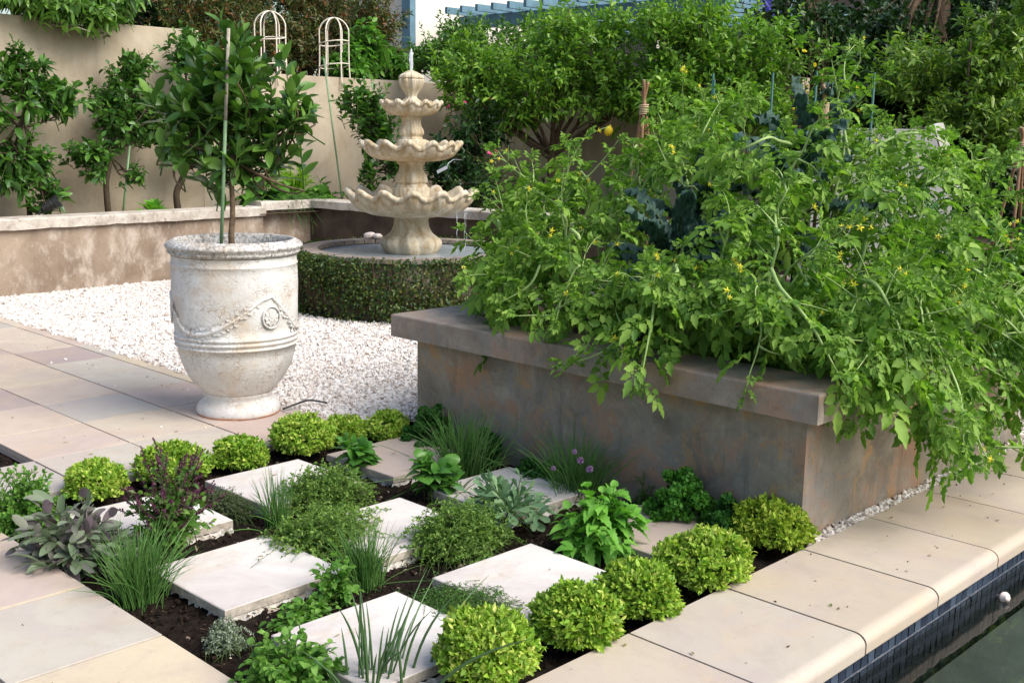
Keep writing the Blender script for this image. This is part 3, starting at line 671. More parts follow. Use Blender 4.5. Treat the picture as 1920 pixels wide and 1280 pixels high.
def planter(x0, x1, y0, y1, label):
    o = thing('raised_planter', label, 'planter', ((x0 + x1) / 2, (y0 + y1) / 2, -.08), 'raised garden planters')
    m = MB(); ring(m, x0, x1, y0, y1, .14, -.1, .518, .003); obj('wall', m, M['planter'], o)
    m = MB(); ring(m, x0 - .105, x1 + .105, y0 - .1, y1 + .1, .33, .518, .64, .009); obj('cap', m, M['plantercap'], o)
    m = cutgrid(x0 + .13, x1 - .13, y0 + .13, y1 - .13, .55, .06, .015, 4); obj('soil', m, M['soil'], o)
planter(.81, 3.1, -5.37, -2.97, 'large stained render planter with a thick cap, tomatoes sprawling over it')
planter(3.95, 6.2, -5.37, -3.4, 'second raised planter farther right holding the leafy pepper plants')

# ------------------------------------------------------------------ walls
def wallseg(name, label, a, b, th, z0, z1, mat, capmat=None, capth=.1, over=.05, side=1):
    a = A(*a); b = A(*b); d = nrm(b - a); n = A(-d[1], d[0]) * side
    o = thing(name, label, 'wall', ((a[0] + b[0]) / 2, (a[1] + b[1]) / 2, z0))
    def box(mb, e0, e1, f0, f1, za, zb, be):
        L = np.linalg.norm(b - a); k = max(1, int(L / .12)) if be > .01 else 1
        rgw = np.random.default_rng(int(abs(a[0] * 100)) + 3)
        V = []
        for i in range(k + 1):
            s = -e0 + (L + e0 + e1) * i / k; j = rgw.normal(0, be * .35, 4) if be > .01 else np.zeros(4)
            for q, (f, z) in enumerate(((f0, za), (f0 + j[0], zb - be), (f0 + be + j[1], zb + j[1] * .5), (f1, zb), (f1, za))):
                if q == 0: z = za + j[2] * .6
                V.append((*(a + d * s + n * f), z))
        F = [(i * 5 + q, (i + 1) * 5 + q, (i + 1) * 5 + (q + 1) % 5, i * 5 + (q + 1) % 5) for i in range(k) for q in range(5)]
        mb.add(V, [np.array(F), np.arange(5)[::-1], np.arange(5) + k * 5], 0, False)
    m = MB(); box(m, 0, 0, 0, th, z0, z1 - (capth if capmat else 0), .004); obj('wall_face', m, mat, o)
    if capmat: m = MB(); box(m, .01, .01, -over, th + .03, z1 - capth, z1, .014); obj('cap', m, capmat, o)
    return o
wallseg('retaining_wall', 'low brown weathered retaining wall with pale cap, behind gravel on the left', (-6, 2.76), (4.18, 3.68), .25, -.1, .74, M['lowwall'], M['cap'], .105)
wallseg('retaining_wall', 'short low wall piece with higher set cap, just left of the corner behind the urn', (4.195, 3.76), (4.93, 3.8), .22, -.1, .79, M['lowwall'], M['cap'], .1)
wallseg('retaining_wall', 'shaded low retaining wall with grey cap behind the fountain', (4.94, 3.82), (5.9, -2.6), .25, -.1, .795, M['shadewall'], M['cap'], .1)
wallseg('garden_wall', 'tall beige rendered wall at left behind the espaliered citrus', (-7, 4.45), (3.9, 4.5), .22, .4, 2.74, M['wall'])
wallseg('garden_wall', 'lower beige rendered wall behind the urn tree and the fountain', (3.915, 4.52), (8.2, 4.5), .2, .4, 2.3, M['wall'])
wallseg('garden_wall', 'shaded grey rendered wall behind the lemon tree', (8.0, 4.49), (8.5, -.75), .2, .4, 2.3, M['wall'])
# panel standing at right, with a sloping end
o = thing('wall_panel', 'smooth grey wall panel with sloping end, among tomato shoots at right', 'wall panel', (5.95, -3.1, 0))
m = MB(); a, b = A(5.5, -2.6), A(6.22, -3.36); n = A(.727, .688) * .12
pr = [(a, -.1), (b + (b - a) * .22, -.1), (b + (b - a) * .2, 1.15), (b, 1.71), (a, 1.71)]
V = [(*p, z) for p, z in pr] + [(*(p + n), z) for p, z in pr]
m.add(V, [np.arange(5), np.arange(5)[::-1] + 5, np.array([(i, (i + 1) % 5, 5 + (i + 1) % 5, 5 + i) for i in range(5)])], 0, False); obj('panel_face', m, M['panel'], o)
m = MB(); e0 = b + (b - a) * .005; e1 = b + (b - a) * .215
V = [(*e0, 1.735), (*e1, 1.15), (*(e1 + n * 1.3), 1.15), (*(e0 + n * 1.3), 1.735)]; d = np.append((b - a) * .07, .03)
m.add(V + [tuple(np.array(v) + d) for v in V], [np.array([(0, 3, 2, 1), (4, 5, 6, 7), (0, 1, 5, 4), (1, 2, 6, 5), (2, 3, 7, 6), (3, 0, 4, 7)])], 0, False)
obj('sloping_end', m, M['housewall'], o)
# soil of the wall beds and of the terrace behind the walls
e = MB()
def quad(x, z): e.add([(*p, z) for p in x], np.arange(4), 0, False)
quad([(-7, 3.4), (4.95, 3.7), (8.1, 4.5), (-7, 4.5)], .66); quad([(4.98, 3.69), (5.96, -2.6), (9, -5.4), (8.0, 4.49)], .66)
e.add([(4.1, 3.6, .66), (4.1, 3.8, .66), (5.0, 3.8, .66), (5.0, 3.6, .66)], np.arange(4)[::-1], 0, False)
obj('bed_earth', e, M['earth'], kind='structure')
e = MB(); quad([(-30, 4.66), (3.9, 4.7), (8.1, 4.69), (8.1, 40)], 2.15); e.add([(-30, 4.66, 2.15), (8.1, 40, 2.15), (-30, 40, 2.15)], np.arange(3), 0, False)
quad([(8.2, 4.69), (9.2, -5.5), (40, -5.5), (40, 40)], 2.15); e.add([(8.2, 4.69, 2.15), (40, 40, 2.15), (8.1, 40, 2.15)], np.arange(3), 0, False)
obj('upper_terrace', e, M['earth'], kind='structure')

# ------------------------------------------------------------------ house and pergola far behind
h = thing('house', 'cream house with blue-grey corner, far behind the shrubs', 'house', (15, 9, 2.1))
m = MB(); slab(m, 11.75, 30, 9.8, 13, 2.1, 5.6, .01); obj('wall', m, M['housewall'], h)
m = MB(); slab(m, 11.6, 11.745, 9.75, 10.0, 2.1, 5.6, .01); obj('corner_post', m, M['pergola'], h)
m = MB(); slab(m, 20.5, 22.5, 3.5, 9.78, 2.1, 5.6, .01); obj('brown_wall', m, M['housebrown'], h)
m = MB(); slab(m, 15.0, 19.5, 9.76, 9.795, 2.3, 4.2, .005); obj('window', m, M['black'], h)
m = MB(); slab(m, 11.5, 30, 9.5, 13.2, 5.62, 5.9, .02); obj('roof', m, M['housebrown'], h)
p = thing('pergola', 'blue-grey timber pergola in front of the cream house', 'pergola', (15, 6, 2.1))
m = MB(); slab(m, 12.4, 12.56, 3.0, 9.2, 3.62, 3.86, .01); obj('beam', m, M['pergola'], p)
m = MB(); slab(m, 16.9, 17.06, 2.0, 9.2, 3.66, 3.86, .01); obj('beam', m, M['pergola'], p)
for k in range(15):
    m = MB(); y = 9.0 - k * .42; slab(m, 11.9, 17.6, y, y + .07, 3.864, 3.99, .006); obj('rafter', m, M['pergola'], p)
for y in (8.6, 4.0):
    m = MB(); slab(m, 12.42, 12.54, y, y + .12, 2.1, 3.658, .006); obj('post', m, M['pergola'], p)

# ================================================================== URN
PC = A(.285, -1.985, 0); PS = 1 / 336.
pot = thing('urn_planter', 'large crackled white glazed urn with garland and medallion, standing on the paving', 'urn', tuple(PC))
def px(r, y): return (r * PS, (786 - y) * PS * 1.045)
m = MB()
prof = [px(2, 741), px(58, 741), px(66, 744), px(71, 741)]
prof += [px(r, y) for r, y in [(78, 733), (86, 724), (93, 713), (100, 700), (105.5, 686), (110, 671), (113, 655)]]
prof += [px(r, y) for r, y in [(116.5, 654), (117.5, 652.5), (117, 651), (114.2, 649.5), (114.4, 647), (117.6, 645), (118.4, 643), (117.8, 641), (115, 639.5), (115.2, 637.5), (117.8, 636), (118.4, 634), (117.8, 632), (115.5, 630)]]
prof += [px(r, y) for r, y in [(116.5, 615), (117.8, 595), (118.6, 570), (119, 545), (118.8, 520), (118.2, 507), (119.5, 505.5), (119.5, 504), (118, 502), (117.2, 494), (118, 490)]]
def rough_(th, i, r, z): return (.0016 * np.sin(3 * th + z * 9) + .0011 * np.sin(7 * th + 2 + z * 21), 0 * th)
lathe(m, prof, PC, 128, 0, rough_, True, False); obj('body', m, M['pot'], pot)
m = MB(); lathe(m, [px(r, y) for r, y in [(117.5, 489.5), (121, 487), (124, 485), (124.5, 482), (123, 480), (127.5, 476), (129.5, 473), (128.5, 470.5), (123, 466), (117, 462.5), (112, 461), (109, 462.5), (107, 468), (105, 484), (104, 520)]], PC, 128, 0, rough_, False, False)
obj('rim', m, M['potrim'], pot)
m = MB(); lathe(m, [px(r, y) for r, y in [(76, 786), (79, 784), (80, 780), (79, 773), (75, 766), (69, 761), (64, 757), (63, 753), (66.5, 749), (67, 745), (64, 742)]], PC, 96, 0, rough_, False, True); obj('foot', m, M['pot'], pot)
m = MB(); lathe(m, [(.226, .0), (.237, .002), (.237, .009), (.23, .012)], PC, 96, 0, None, True, True); obj('bare_clay_base', m, M['terracotta'], pot)
m = MB(); lathe(m, [(.02, .86), (.2, .862), (.315, .855)], PC, 40, 0, lambda th, i, r, z: (0 * th, .008 * np.sin(5 * th + i)), True, False); obj('potting_soil', m, M['soil'], pot)
def potr(z): P = np.array(prof); return np.interp(z, P[14:, 1], P[14:, 0])
AZV = math.atan2(-7.583 + 1.955, -3.174 - .262)            # side of the urn the garland is turned to
def onpot(az, z, d=0): r = potr(z) + d; return np.stack([PC[0] + r * np.cos(az), PC[1] + r * np.sin(az), z + 0 * az], -1)
# garland: four swags round the urn, each ending beside a medallion; leaf relief on a cord
sw = MB(); zc = (786 - 600) * PS * 1.045
azm = AZV + .57                                            # azimuth of the medallion seen at right of centre
rgq = np.random.default_rng(4)
SWU = np.array([0, .1, .2, .32, .45, .58, .72, .86, 1.]); SWZ = np.array([557, 565, 582, 600, 616, 623, 619, 590, 557.])
def swag(u): return (786 - np.interp(u, SWU, SWZ)) * PS * 1.045
for q in range(3):
    a1 = azm + q * PI / 1.5; u = np.linspace(0, 1, 60); us = spline(np.stack([SWU, SWZ], 1), 60)
    az = a1 - us[:, 0] * PI / 1.5; z = (786 - us[:, 1]) * PS * 1.045
    P = onpot(az, z, .001); wid = .012 + .02 * np.exp(-((us[:, 0] - .55) / .24) ** 2)
    tubes(sw, P[None], np.where(True, .009 + .006 * np.exp(-((us[:, 0] - .55) / .25) ** 2), 0)[None], 8)
    n = 130; uu = rgq.uniform(.12, .92, n); az2 = a1 - uu * PI / 1.5; zz = (786 - np.interp(uu, us[:, 0], us[:, 1])) * PS * 1.045
    sp = rgq.uniform(-1, 1, n) * np.interp(uu, us[:, 0], wid) * 1.0
    P = onpot(az2, zz + sp, .004); nr = nrm(P - (PC + A(0, 0, 1) * P[:, 2:3])); tg = np.stack([-nr[:, 1], nr[:, 0], 0 * nr[:, 0]], 1)
    leaves(sw, 'leaf2', P, tg * np.where(rgq.random(n) < .5, 1, -1)[:, None] + rgq.normal(0, .35, (n, 3)) * A(.3, .3, 1), nr, .032, .024, 0)
obj('garland', sw, M['pot'], pot, label='raised garland looping round the urn')
for q in range(3):
    md = MB(); a = azm + q * PI / 1.5 - .012; z0 = (786 - 594) * PS * 1.045; c = onpot(np.array([a]), np.array([z0]), .002)[0]
    ex = A(-math.sin(a), math.cos(a), 0); ez = A(0, 0, 1); er = A(math.cos(a), math.sin(a), 0)
    th = np.linspace(0, 2 * PI, 41); P = c + er * .003 + (.058 * (np.cos(th)[:, None] * ex * .95 + np.sin(th)[:, None] * ez * 1.05))
    tubes(md, P[None], .006, 8, 0, False)
    for k, (rr, nn, L) in enumerate(((.0, 6, .026), (.016, 9, .032))):
        b = np.arange(nn) * 2 * PI / nn + k * .3; dd = np.cos(b)[:, None] * ex + np.sin(b)[:, None] * ez
        leaves(md, 'leaf2', c + er * (.006 - .003 * k) + dd * rr, dd, np.broadcast_to(er, dd.shape), L, L * .85, 0)
    blob(md, c + er * .004, .008, q)
    obj('medallion', md, M['pot'], pot)

# ================================================================== FOUNTAIN AND BASIN
FC = A(3.78, .56, 0)
bs = thing('fountain_basin', 'round raised basin with paved rim, clothed in clipped creeping fig', 'basin', (FC[0], FC[1], 0))
m = MB(); lathe(m, [(1.0, -.1), (1.0, .5), (.9, .5), (.9, -.1)], FC, 96, 0, None, False, False); obj('wall', m, M['lowwall'], bs)
m = MB()
for k in range(44):
    a0 = 2 * PI * k / 44 + .006; a1 = 2 * PI * (k + 1) / 44 - .006; V = []
    for z in (.5, .54):
        for r, a in ((.885, a0), (1.05, a0), (1.05, (a0 + a1) / 2), (1.05, a1), (.885, a1), (.885, (a0 + a1) / 2)): V.append((FC[0] + r * math.cos(a), FC[1] + r * math.sin(a), z + (.003 * math.sin(k * 7.1) if z > .55 else 0)))
    m.add(V, [np.arange(6) + 6, np.array([(i, (i + 1) % 6, 6 + (i + 1) % 6, 6 + i) for i in range(6)])], 0, False)
obj('rim', m, M['rimbrick'], bs)
m = MB(); lathe(m, [(.01, .42), (.91, .42)], FC, 64, 0, None, True, False); obj('basin_floor', m, M['basinfloor'], bs)
m = MB(); lathe(m, [(.01, .49), (.3, .49), (.6, .49), (.9, .49)], FC, 96, 0, None, True, False); obj('basin_water', m, M['basinwater'], kind='structure')
rg = np.random.default_rng(21); hd = thing('fig_hedge', 'clipped dark creeping fig hedge wrapping the round fountain basin', 'hedge', (FC[0], FC[1], .001))
m = MB(); n = 34000; th = rg.uniform(0, 2 * PI, n); z = rg.uniform(-.04, .545, n)
bm_ = .05 * np.sin(5 * th + 1) * np.sin(z * 9) + .03 * np.sin(13 * th + z * 14)
keep = rg.random(n) < np.clip(.95 + 3 * bm_ + .4 * np.sin(3.1 * th + 11 * z), .4, 1); th, z, bm_ = th[keep], z[keep], bm_[keep]; n = len(th)
r = 1.03 + np.abs(rg.normal(0, .075, n)) + .6 * bm_.clip(-.03, .1); nr = np.stack([np.cos(th), np.sin(th), 0 * th], 1)
leaves(m, 'leaf', nr * r[:, None] + FC + A(0, 0, 1) * z[:, None], nr * .5 + rg.normal(0, .7, (n, 3)), nr + A(0, 0, .5) + rg.normal(0, .4, (n, 3)), .028 * rg.uniform(.6, 1.3, n), .019, .2)
obj('foliage', m, M['hedge'], hd)
m = MB(); k = 240; th = rg.uniform(0, 6.28, k); nr = np.stack([np.cos(th), np.sin(th), 0 * th], 1); S0 = nr * 1.07 + FC + A(0, 0, -.05); T0 = nr * 1.1 + FC + np.stack([0 * th, 0 * th, rg.uniform(.2, .52, k)], 1) + rg.normal(0, .03, (k, 3))
tubes(m, curves(S0, T0, rg.normal(0, .02, (k, 3)) + nr * .02, 6), .004, 4); obj('stem', m, M['woodstem'], hd, kind='stuff')

ft = thing('fountain', 'three-tiered cast stone fountain with scalloped bowls standing in the round basin', 'fountain', (FC[0], FC[1], .25))
FS = 1 / 199.; ZB = .515
def fz(y): return ZB + (474 - y) * FS * .965 + .0
def lobed(nl, amp, flo=0., i0=0):
    def f(th, i, r, z): s = np.cos(nl * th); return (amp * .5 * s * r * 6 * (r > .12), amp * s * 0)
    return f
def bowl(name, rim_r, y_rim, y_bot, r_bot, nl, wav, seed):
    m = MB(); R0 = rim_r * FS; rb = r_bot * FS; zr = fz(y_rim); zb = fz(y_bot); H = zr - zb
    outer = [(rb + (R0 - rb) * math.sin(u * PI / 2) ** .92, zb + H * (1 - math.cos(u * PI / 2)) ** 1.02) for u in np.linspace(0, .97, 12)]
    t = .026 + .022 * R0
    lip = [(R0, zr - t * .3), (R0 + t * .55, zr + t * .1), (R0 + t * .55, zr + t * .75), (R0 + t * .1, zr + t * 1.15), (R0 - t * .6, zr + t * .9), (R0 - t * 1.1, zr + t * .2)]
    inner = [(R0 * (1 - .12 * k) - t, zr - t * .2 - H * .62 * (1 - (1 - .16 * k) ** 2.2)) for k in range(1, 6)] + [(.02, zr - H * .62)]
    pr = outer + lip + inner; rmax = R0
    rgb = np.random.default_rng(seed); ph = rgb.uniform(-.2, .2)
    def fn(th, i, r, z):
        k = np.clip((r - rb) / (rmax - rb), 0, 1); w = np.cos(nl * (th + ph)); w2 = np.sign(w) * np.abs(w) ** .8
        dz = wav * w2 * k ** 3; dr = R0 * .045 * w2 * k ** 2 + (.004 * np.cos(nl * 5 * th) * (k > .9) if 11 < i < 18 else 0)
        if i < 12: dr = dr - .03 * R0 * 2 * np.abs(np.sin(nl * (th + ph) / 1.)) ** 6 * k * .6
        return dr, dz
    lathe(m, pr, FC, nl * 20, 0, fn, True, True); return obj(name, m, M['stone'], ft)
bowl('lower_bowl', 117, 368, 408, 36, 14, .033, 1)
bowl('middle_bowl', 89, 275, 302, 30, 13, .028, 2)
bowl('upper_bowl', 53, 196, 216, 22, 13, .015, 3)
def shaft(name, pts, nl, amp, seed):
    m = MB(); P = spline(np.array(pts, float), len(pts) * 4)
    def fn(th, i, r, z):
        s = np.cos(nl * th); return (amp * r * (np.abs(s) ** .5 * np.sign(s)) * np.sin(PI * i / (len(P) - 1)) ** .6 + .02 * r * np.sin(3 * nl * th + 14 * z) , 0 * th)
    lathe(m, [(r * FS, fz(y)) for r, y in P], FC, 96, 0, fn, True, True); return obj(name, m, M['stone'], ft)
shaft('pedestal', [(40, 484), (46, 479), (51, 471), (54, 461), (51, 452), (43, 445), (36, 438), (32, 428), (30.5, 418), (31, 412), (36.5, 409), (37.5, 404), (35, 400)], 8, .075, 1)
shaft('lower_shaft', [(30, 354), (30, 348), (26, 345), (29, 340), (27, 330), (22, 320), (21, 310), (25.5, 306), (26, 299)], 6, .1, 2)
shaft('shaft_collar', [(33.5, 372), (34.5, 366), (34.5, 355), (33.5, 351)], 8, .0, 2)
shaft('upper_shaft', [(21, 262), (21, 258), (19, 255), (22.5, 249), (21, 241), (18, 235), (17, 226), (19, 220), (21, 214)], 6, .09, 3)
shaft('shaft_collar', [(26, 276), (27.5, 272), (27, 263), (25, 260)], 8, .0, 4)
shaft('finial', [(20, 194), (20, 190), (16, 187), (10.5, 182), (10, 178), (13, 171), (18, 163), (21.5, 155), (22.5, 149), (20.5, 147), (22.5, 145), (20, 140), (13, 135.5), (6, 132), (3, 131)], 9, .07, 5)
m = MB(); tube(m, [FC + A(0, 0, fz(132)), FC + A(.003, 0, fz(120)), FC + A(-.002, .002, fz(106)), FC + A(.004, 0, fz(91))], [.012, .017, .02, .006], 8, 0, 14); blob(m, FC + A(.012, -.004, fz(100)), .012, 2); blob(m, FC + A(-.012, .006, fz(112)), .01, 3)
obj('water_jet', m, M['jet'], ft)
def trickle(az, r0, y0, y1, out=.05, w=.004):
    m = MB(); z0, z1 = fz(y0), fz(y1); pts = []
    for k in range(9):
        u = k / 8; r = r0 * FS + out * (1 - (1 - u) ** 2) * .6; pts.append(FC + A(r * math.cos(az), r * math.sin(az), z0 + (z1 - z0) * u ** 1.4))
    tube(m, np.array(pts) + np.random.default_rng(int(y0)).normal(0, .006, (9, 3)), [w * .5, w * .15, w * .9, w * .12, w * .8, w * .1, w * .7, w * .2], 6, 0, 40); obj('water_trickle', m, M['jet'], ft)
AF = math.atan2(-.727, -.688)
for az, r0, y0, y1, o_, w in [(AF + 1.25, 104, 390, 470, .015, .0045), (AF + 1.75, 104, 390, 462, .0, .003), (AF + .95, 106, 392, 474, .02, .0045)]: trickle(az, r0, y0, y1, o_, w)
m = MB(); blob(m, A(4.02, 1.5, .57), (.075, .045, .032), 3, 0, 12, 8, .2); blob(m, A(4.07, 1.43, .57), (.05, .04, .026), 5, 0, 12, 8, .2)
props(obj('sea_shell', m, M['shell'], loc=(4.04, 1.47, .57)), 'pinkish white shell lying on the basin rim left of the fountain', 'shell')
m = MB(); tube(m, [(.47, -2.16, .012), (.56, -2.17, .03), (.66, -2.16, .035), (.76, -2.2, .01)], .006, 6, 0, 14)
props(obj('drip_hose', m, M['black'], loc=(.6, -2.17, 0)), 'thin black drip hose running from the urn foot into the gravel', 'hose')

# ================================================================== TREES AND SHRUBS
def tree(name, label, cat, trunk, tr, crowns, leaf, LW, mat, seed, bark='bark', per=9, tl=.26, group=None, up=.55, ang=58, droop=.25, limbs=9, kind='leaf', upl=.35, sg=.2, clump=14, fruit=None, fl=None, t0=.15, stemname='trunk', pw=2.4, crown='crown'):
    rg = np.random.default_rng(seed); T = np.array(trunk, float)
    o = thing(name, label, cat, tuple(T[0]), group)
    tm = MB(); tube(tm, T, tr, 10, 0, 8 * len(T)); fol = MB(); tw = MB()
    for (c, r, n) in crowns:
        c = np.array(c, float); r = np.array(r, float)
        tips = ell(rg, n, c, r, pw, clump, sg)
        out = nrm((tips - c) / r + A(0, 0, upl) + rg.normal(0, .35, (n, 3)))
        L = tl * rg.uniform(.6, 1.25, n)[:, None]; st = tips - out * L - A(0, 0, 1) * L * .2
        C = curves(st, tips, rg.normal(0, .03, (n, 3)) - A(0, 0, .02), 5)
        tubes(tw, C, np.linspace(.0045, .002, 5)[None] * (leaf / .09) ** .5, 3, 0, False)
        leaf_along(fol, rg, C, per, kind, leaf, LW, t0, ang, droop, up)
        nl = max(2, int(limbs * n / sum(q[2] for q in crowns)))
        k = rg.integers(0, n, nl); s0 = T[-1] + (T[-2] - T[-1]) * rg.uniform(0, .35, (nl, 1)); CC = curves(np.broadcast_to(s0, (nl, 3)), st[k], rg.normal(0, .06, (nl, 3)) * np.linalg.norm(r) + A(0, 0, -.05), 9)
        e = tr[-1] if hasattr(tr, '__len__') else tr
        tubes(tm, CC, np.linspace(e * .8, .005, 9)[None], 6)
        k2 = rg.integers(0, n, nl * 3); pk, _ = at(CC, rg.integers(0, nl, nl * 3), rg.uniform(.35, .9, nl * 3)); tubes(tm, curves(pk, st[k2], rg.normal(0, .05, (nl * 3, 3)), 6), np.linspace(.009, .004, 6)[None], 5)
    obj(stemname, tm, M[bark], o); obj(crown, fol, M[mat] if isinstance(mat, str) else mat, o); obj('twig', tw, M['twig'], o, kind='stuff')
    return o
def flowers(parent, rg, P, size, mat, name='flower', petals=5, mesh=None, cup=.5):
    """each flower a child of its own, one mesh shared"""
    if mesh is None:
        m = MB(); a = np.arange(petals) * 2 * PI / petals; D = np.stack([np.cos(a), np.sin(a), np.full(petals, cup)], 1)
        leaves(m, 'leaf', np.zeros((petals, 3)), D, np.broadcast_to(A(0, 0, 1), (petals, 3)), 1., .62, .1); blob(m, (0, 0, .12), .16, 1, 0, 6, 4)
        mesh = m.mesh(name, M[mat])
    w = wloc(parent)
    for p in P:
        o = bpy.data.objects.new(name, mesh); COL.objects.link(o); o.parent = parent; o.location = np.asarray(p) - w
        s = size * rg.uniform(.75, 1.2); o.scale = (s, s, s); d = nrm(rg.normal(0, .6, 3) + A(-.5, -.5, .1)); o.rotation_euler = (math.acos(d[2]), 0, math.atan2(d[1], d[0]) + PI / 2)
    return mesh
def fruits(parent, rg, P, size, mesh, name):
    w = wloc(parent)
    for p in P:
        o = bpy.data.objects.new(name, mesh); COL.objects.link(o); o.parent = parent; o.location = np.asarray(p) - w
        s = size * rg.uniform(.75, 1.15); o.scale = (s, s, s); o.rotation_euler = rg.uniform(-.4, .4, 3)

# citrus standing in the urn, with its stake
tree('citrus_tree', 'young standard citrus with large glossy leaves growing in the white urn', 'citrus tree',
     [(.325, -1.905, .86), (.318, -1.905, 1.02), (.34, -1.89, 1.15), (.345, -1.88, 1.34), (.37, -1.85, 1.5)], [.022, .018, .0155, .0145, .013],
     [((.38, -1.80, 1.88), (.33, .33, .37), 66), ((.22, -1.64, 1.7), (.24, .24, .3), 24), ((.56, -1.98, 1.7), (.26, .26, .3), 28), ((.66, -2.08, 1.86), (.16, .16, .3), 9), ((.12, -1.55, 1.8), (.14, .14, .14), 5), ((.36, -1.78, 1.48), (.3, .3, .16), 20), ((.42, -1.84, 2.05), (.3, .3, .18), 16)], .135, .06, 'citrus_pot', 5, per=7, tl=.24, limbs=10, up=.6, kind=['leaf2'], droop=.12, clump=0, pw=2.0, ang=48, upl=.75)
def stake(name, label, a, b, r, mats, group=None, split=None, cat='stake'):
    o = thing(name, label, cat, a, group); a = A(*a); b = A(*b)
    if split is None: m = MB(); tube(m, [a, (a + b) / 2, b], r, 8); obj('rod', m, M[mats], o)
    else:
        c = a + (b - a) * split
        m = MB(); tube(m, [a, (a + c) / 2, c], r, 8); obj('lower_rod', m, M[mats[0]], o)
        m = MB(); tube(m, [c, (b + c) / 2, b], r * .95, 8); obj('upper_rod', m, M[mats[1]], o)
    return o
stake('tree_stake', 'stake in the urn beside the citrus stem, green below and grey above', (.245, -1.9, .86), (.262, -2.03, 2.16), .0105, ('greenstake', 'greystake'), None, .62)

# espaliered citrus along the tall wall
gp = 'citrus trees espaliered along the garden wall'
tree('citrus_tree', 'leftmost wall citrus in two leafy tiers, beside the small black spotlight', 'citrus tree', [(1.62, 4.02, .64), (1.6, 4.02, .95), (1.5, 4.0, 1.3), (1.62, 4.0, 1.75)], [.03, .027, .024, .02],
     [((1.72, 4.0, 2.12), (.42, .28, .33), 66), ((1.98, 4.0, 1.98), (.26, .25, .28), 30), ((1.48, 3.95, 1.38), (.46, .3, .32), 80), ((1.75, 3.9, .95), (.22, .2, .18), 12), ((1.2, 4, 1.9), (.35, .3, .4), 34)], .145, .068, 'citrus', 31, 'barkdark', per=9, tl=.24, kind=['leaf2'], group=gp, droop=.4, clump=9, sg=.24)
tree('citrus_tree', 'second wall citrus from the left with small leaves and a thin green stake beside it', 'citrus tree', [(2.5, 4.1, .64), (2.49, 4.1, 1.0), (2.53, 4.1, 1.2), (2.56, 4.1, 1.4)], [.035, .032, .03, .026],
     [((2.7, 4.1, 1.78), (.42, .3, .42), 150), ((2.76, 4.08, 2.22), (.3, .25, .32), 68), ((2.36, 4.0, 1.34), (.34, .25, .24), 50), ((3.04, 4.02, 1.72), (.36, .2, .34), 56), ((2.78, 4, 1.12), (.12, .12, .16), 9)], .1, .05, 'citrus', 32, 'barkdark', per=10, tl=.22, kind=['leaf2'], group=gp, clump=14, sg=.22)
tree('citrus_tree', 'third wall citrus with a bent dark trunk, half hidden behind the urn tree', 'citrus tree', [(3.34, 4.1, .64), (3.32, 4.1, .9), (3.42, 4.1, 1.1), (3.4, 4.1, 1.3), (3.6, 4.1, 1.5)], [.042, .036, .036, .03, .026],
     [((3.62, 4.1, 1.9), (.5, .3, .45), 90), ((3.52, 4.1, 2.45), (.34, .25, .42), 62), ((3.45, 4.0, 1.42), (.38, .25, .18), 34), ((4.1, 4.0, 1.4), (.3, .2, .25), 22)], .11, .054, 'citrus', 33, 'barkdark', per=10, tl=.22, kind=['leaf2'], group=gp, clump=12)
stake('garden_stake', 'thin green stake leaning beside the second wall citrus', (2.62, 4.02, .66), (2.76, 4.06, 1.42), .012, 'greenstake')
tree('citrus_tree', 'narrow young citrus between the wall and the fountain at its left', 'citrus tree', [(5.6, 3.5, .66), (5.61, 3.5, .95), (5.62, 3.48, 1.2)], [.02, .018, .014],
     [((5.65, 3.46, 1.62), (.34, .3, .32), 58), ((5.52, 3.5, 1.98), (.34, .3, .3), 50), ((5.9, 3.35, 1.4), (.3, .25, .24), 36), ((5.6, 3.45, 1.14), (.2, .2, .14), 16)], .13, .056, 'citrus', 34, 'barkdark', per=9, tl=.26, kind=['leaf2'], upl=1., clump=12)
stake('garden_stake', 'tall thin green stake leaning on the wall left of the fountain', (5.36, 3.7, .66), (5.62, 4.42, 2.52), .011, 'greenstake')
# black spotlight in the bed
sp = thing('garden_spotlight', 'small black garden spotlight on the low wall bed at far left', 'spotlight', (1.66, 3.74, .66))
m = MB(); tube(m, [(1.6, 3.75, .64), (1.6, 3.75, .76), (1.63, 3.74, .8)], .012, 8); obj('bracket', m, M['black'], sp)
m = MB(); c0 = A(1.63, 3.74, .795); d = nrm(A(.12, -.06, .075)); s_ = nrm(np.cross(d, A(0, 0, 1))); u_ = np.cross(s_, d)
for k in range(6): c = c0 + d * (.012 + .018 * k); a = np.linspace(0, 2 * PI, 17)[:16]; tubes(m, np.stack([c, c + d * .009])[None], .045 + .004 * k, 14)
tubes(m, np.stack([c0, c0 + d * .12])[None], .034, 12); tubes(m, np.stack([c0 + d * .11, c0 + d * .15, c0 + d * .185])[None], np.array([[.05, .064, .072]]), 20, 0, False); obj('lamp_housing', m, M['black'], sp)
m = MB(); tubes(m, np.stack([c0 + d * .135, c0 + d * .14])[None], .058, 20); obj('lens', m, M['glass'], sp)

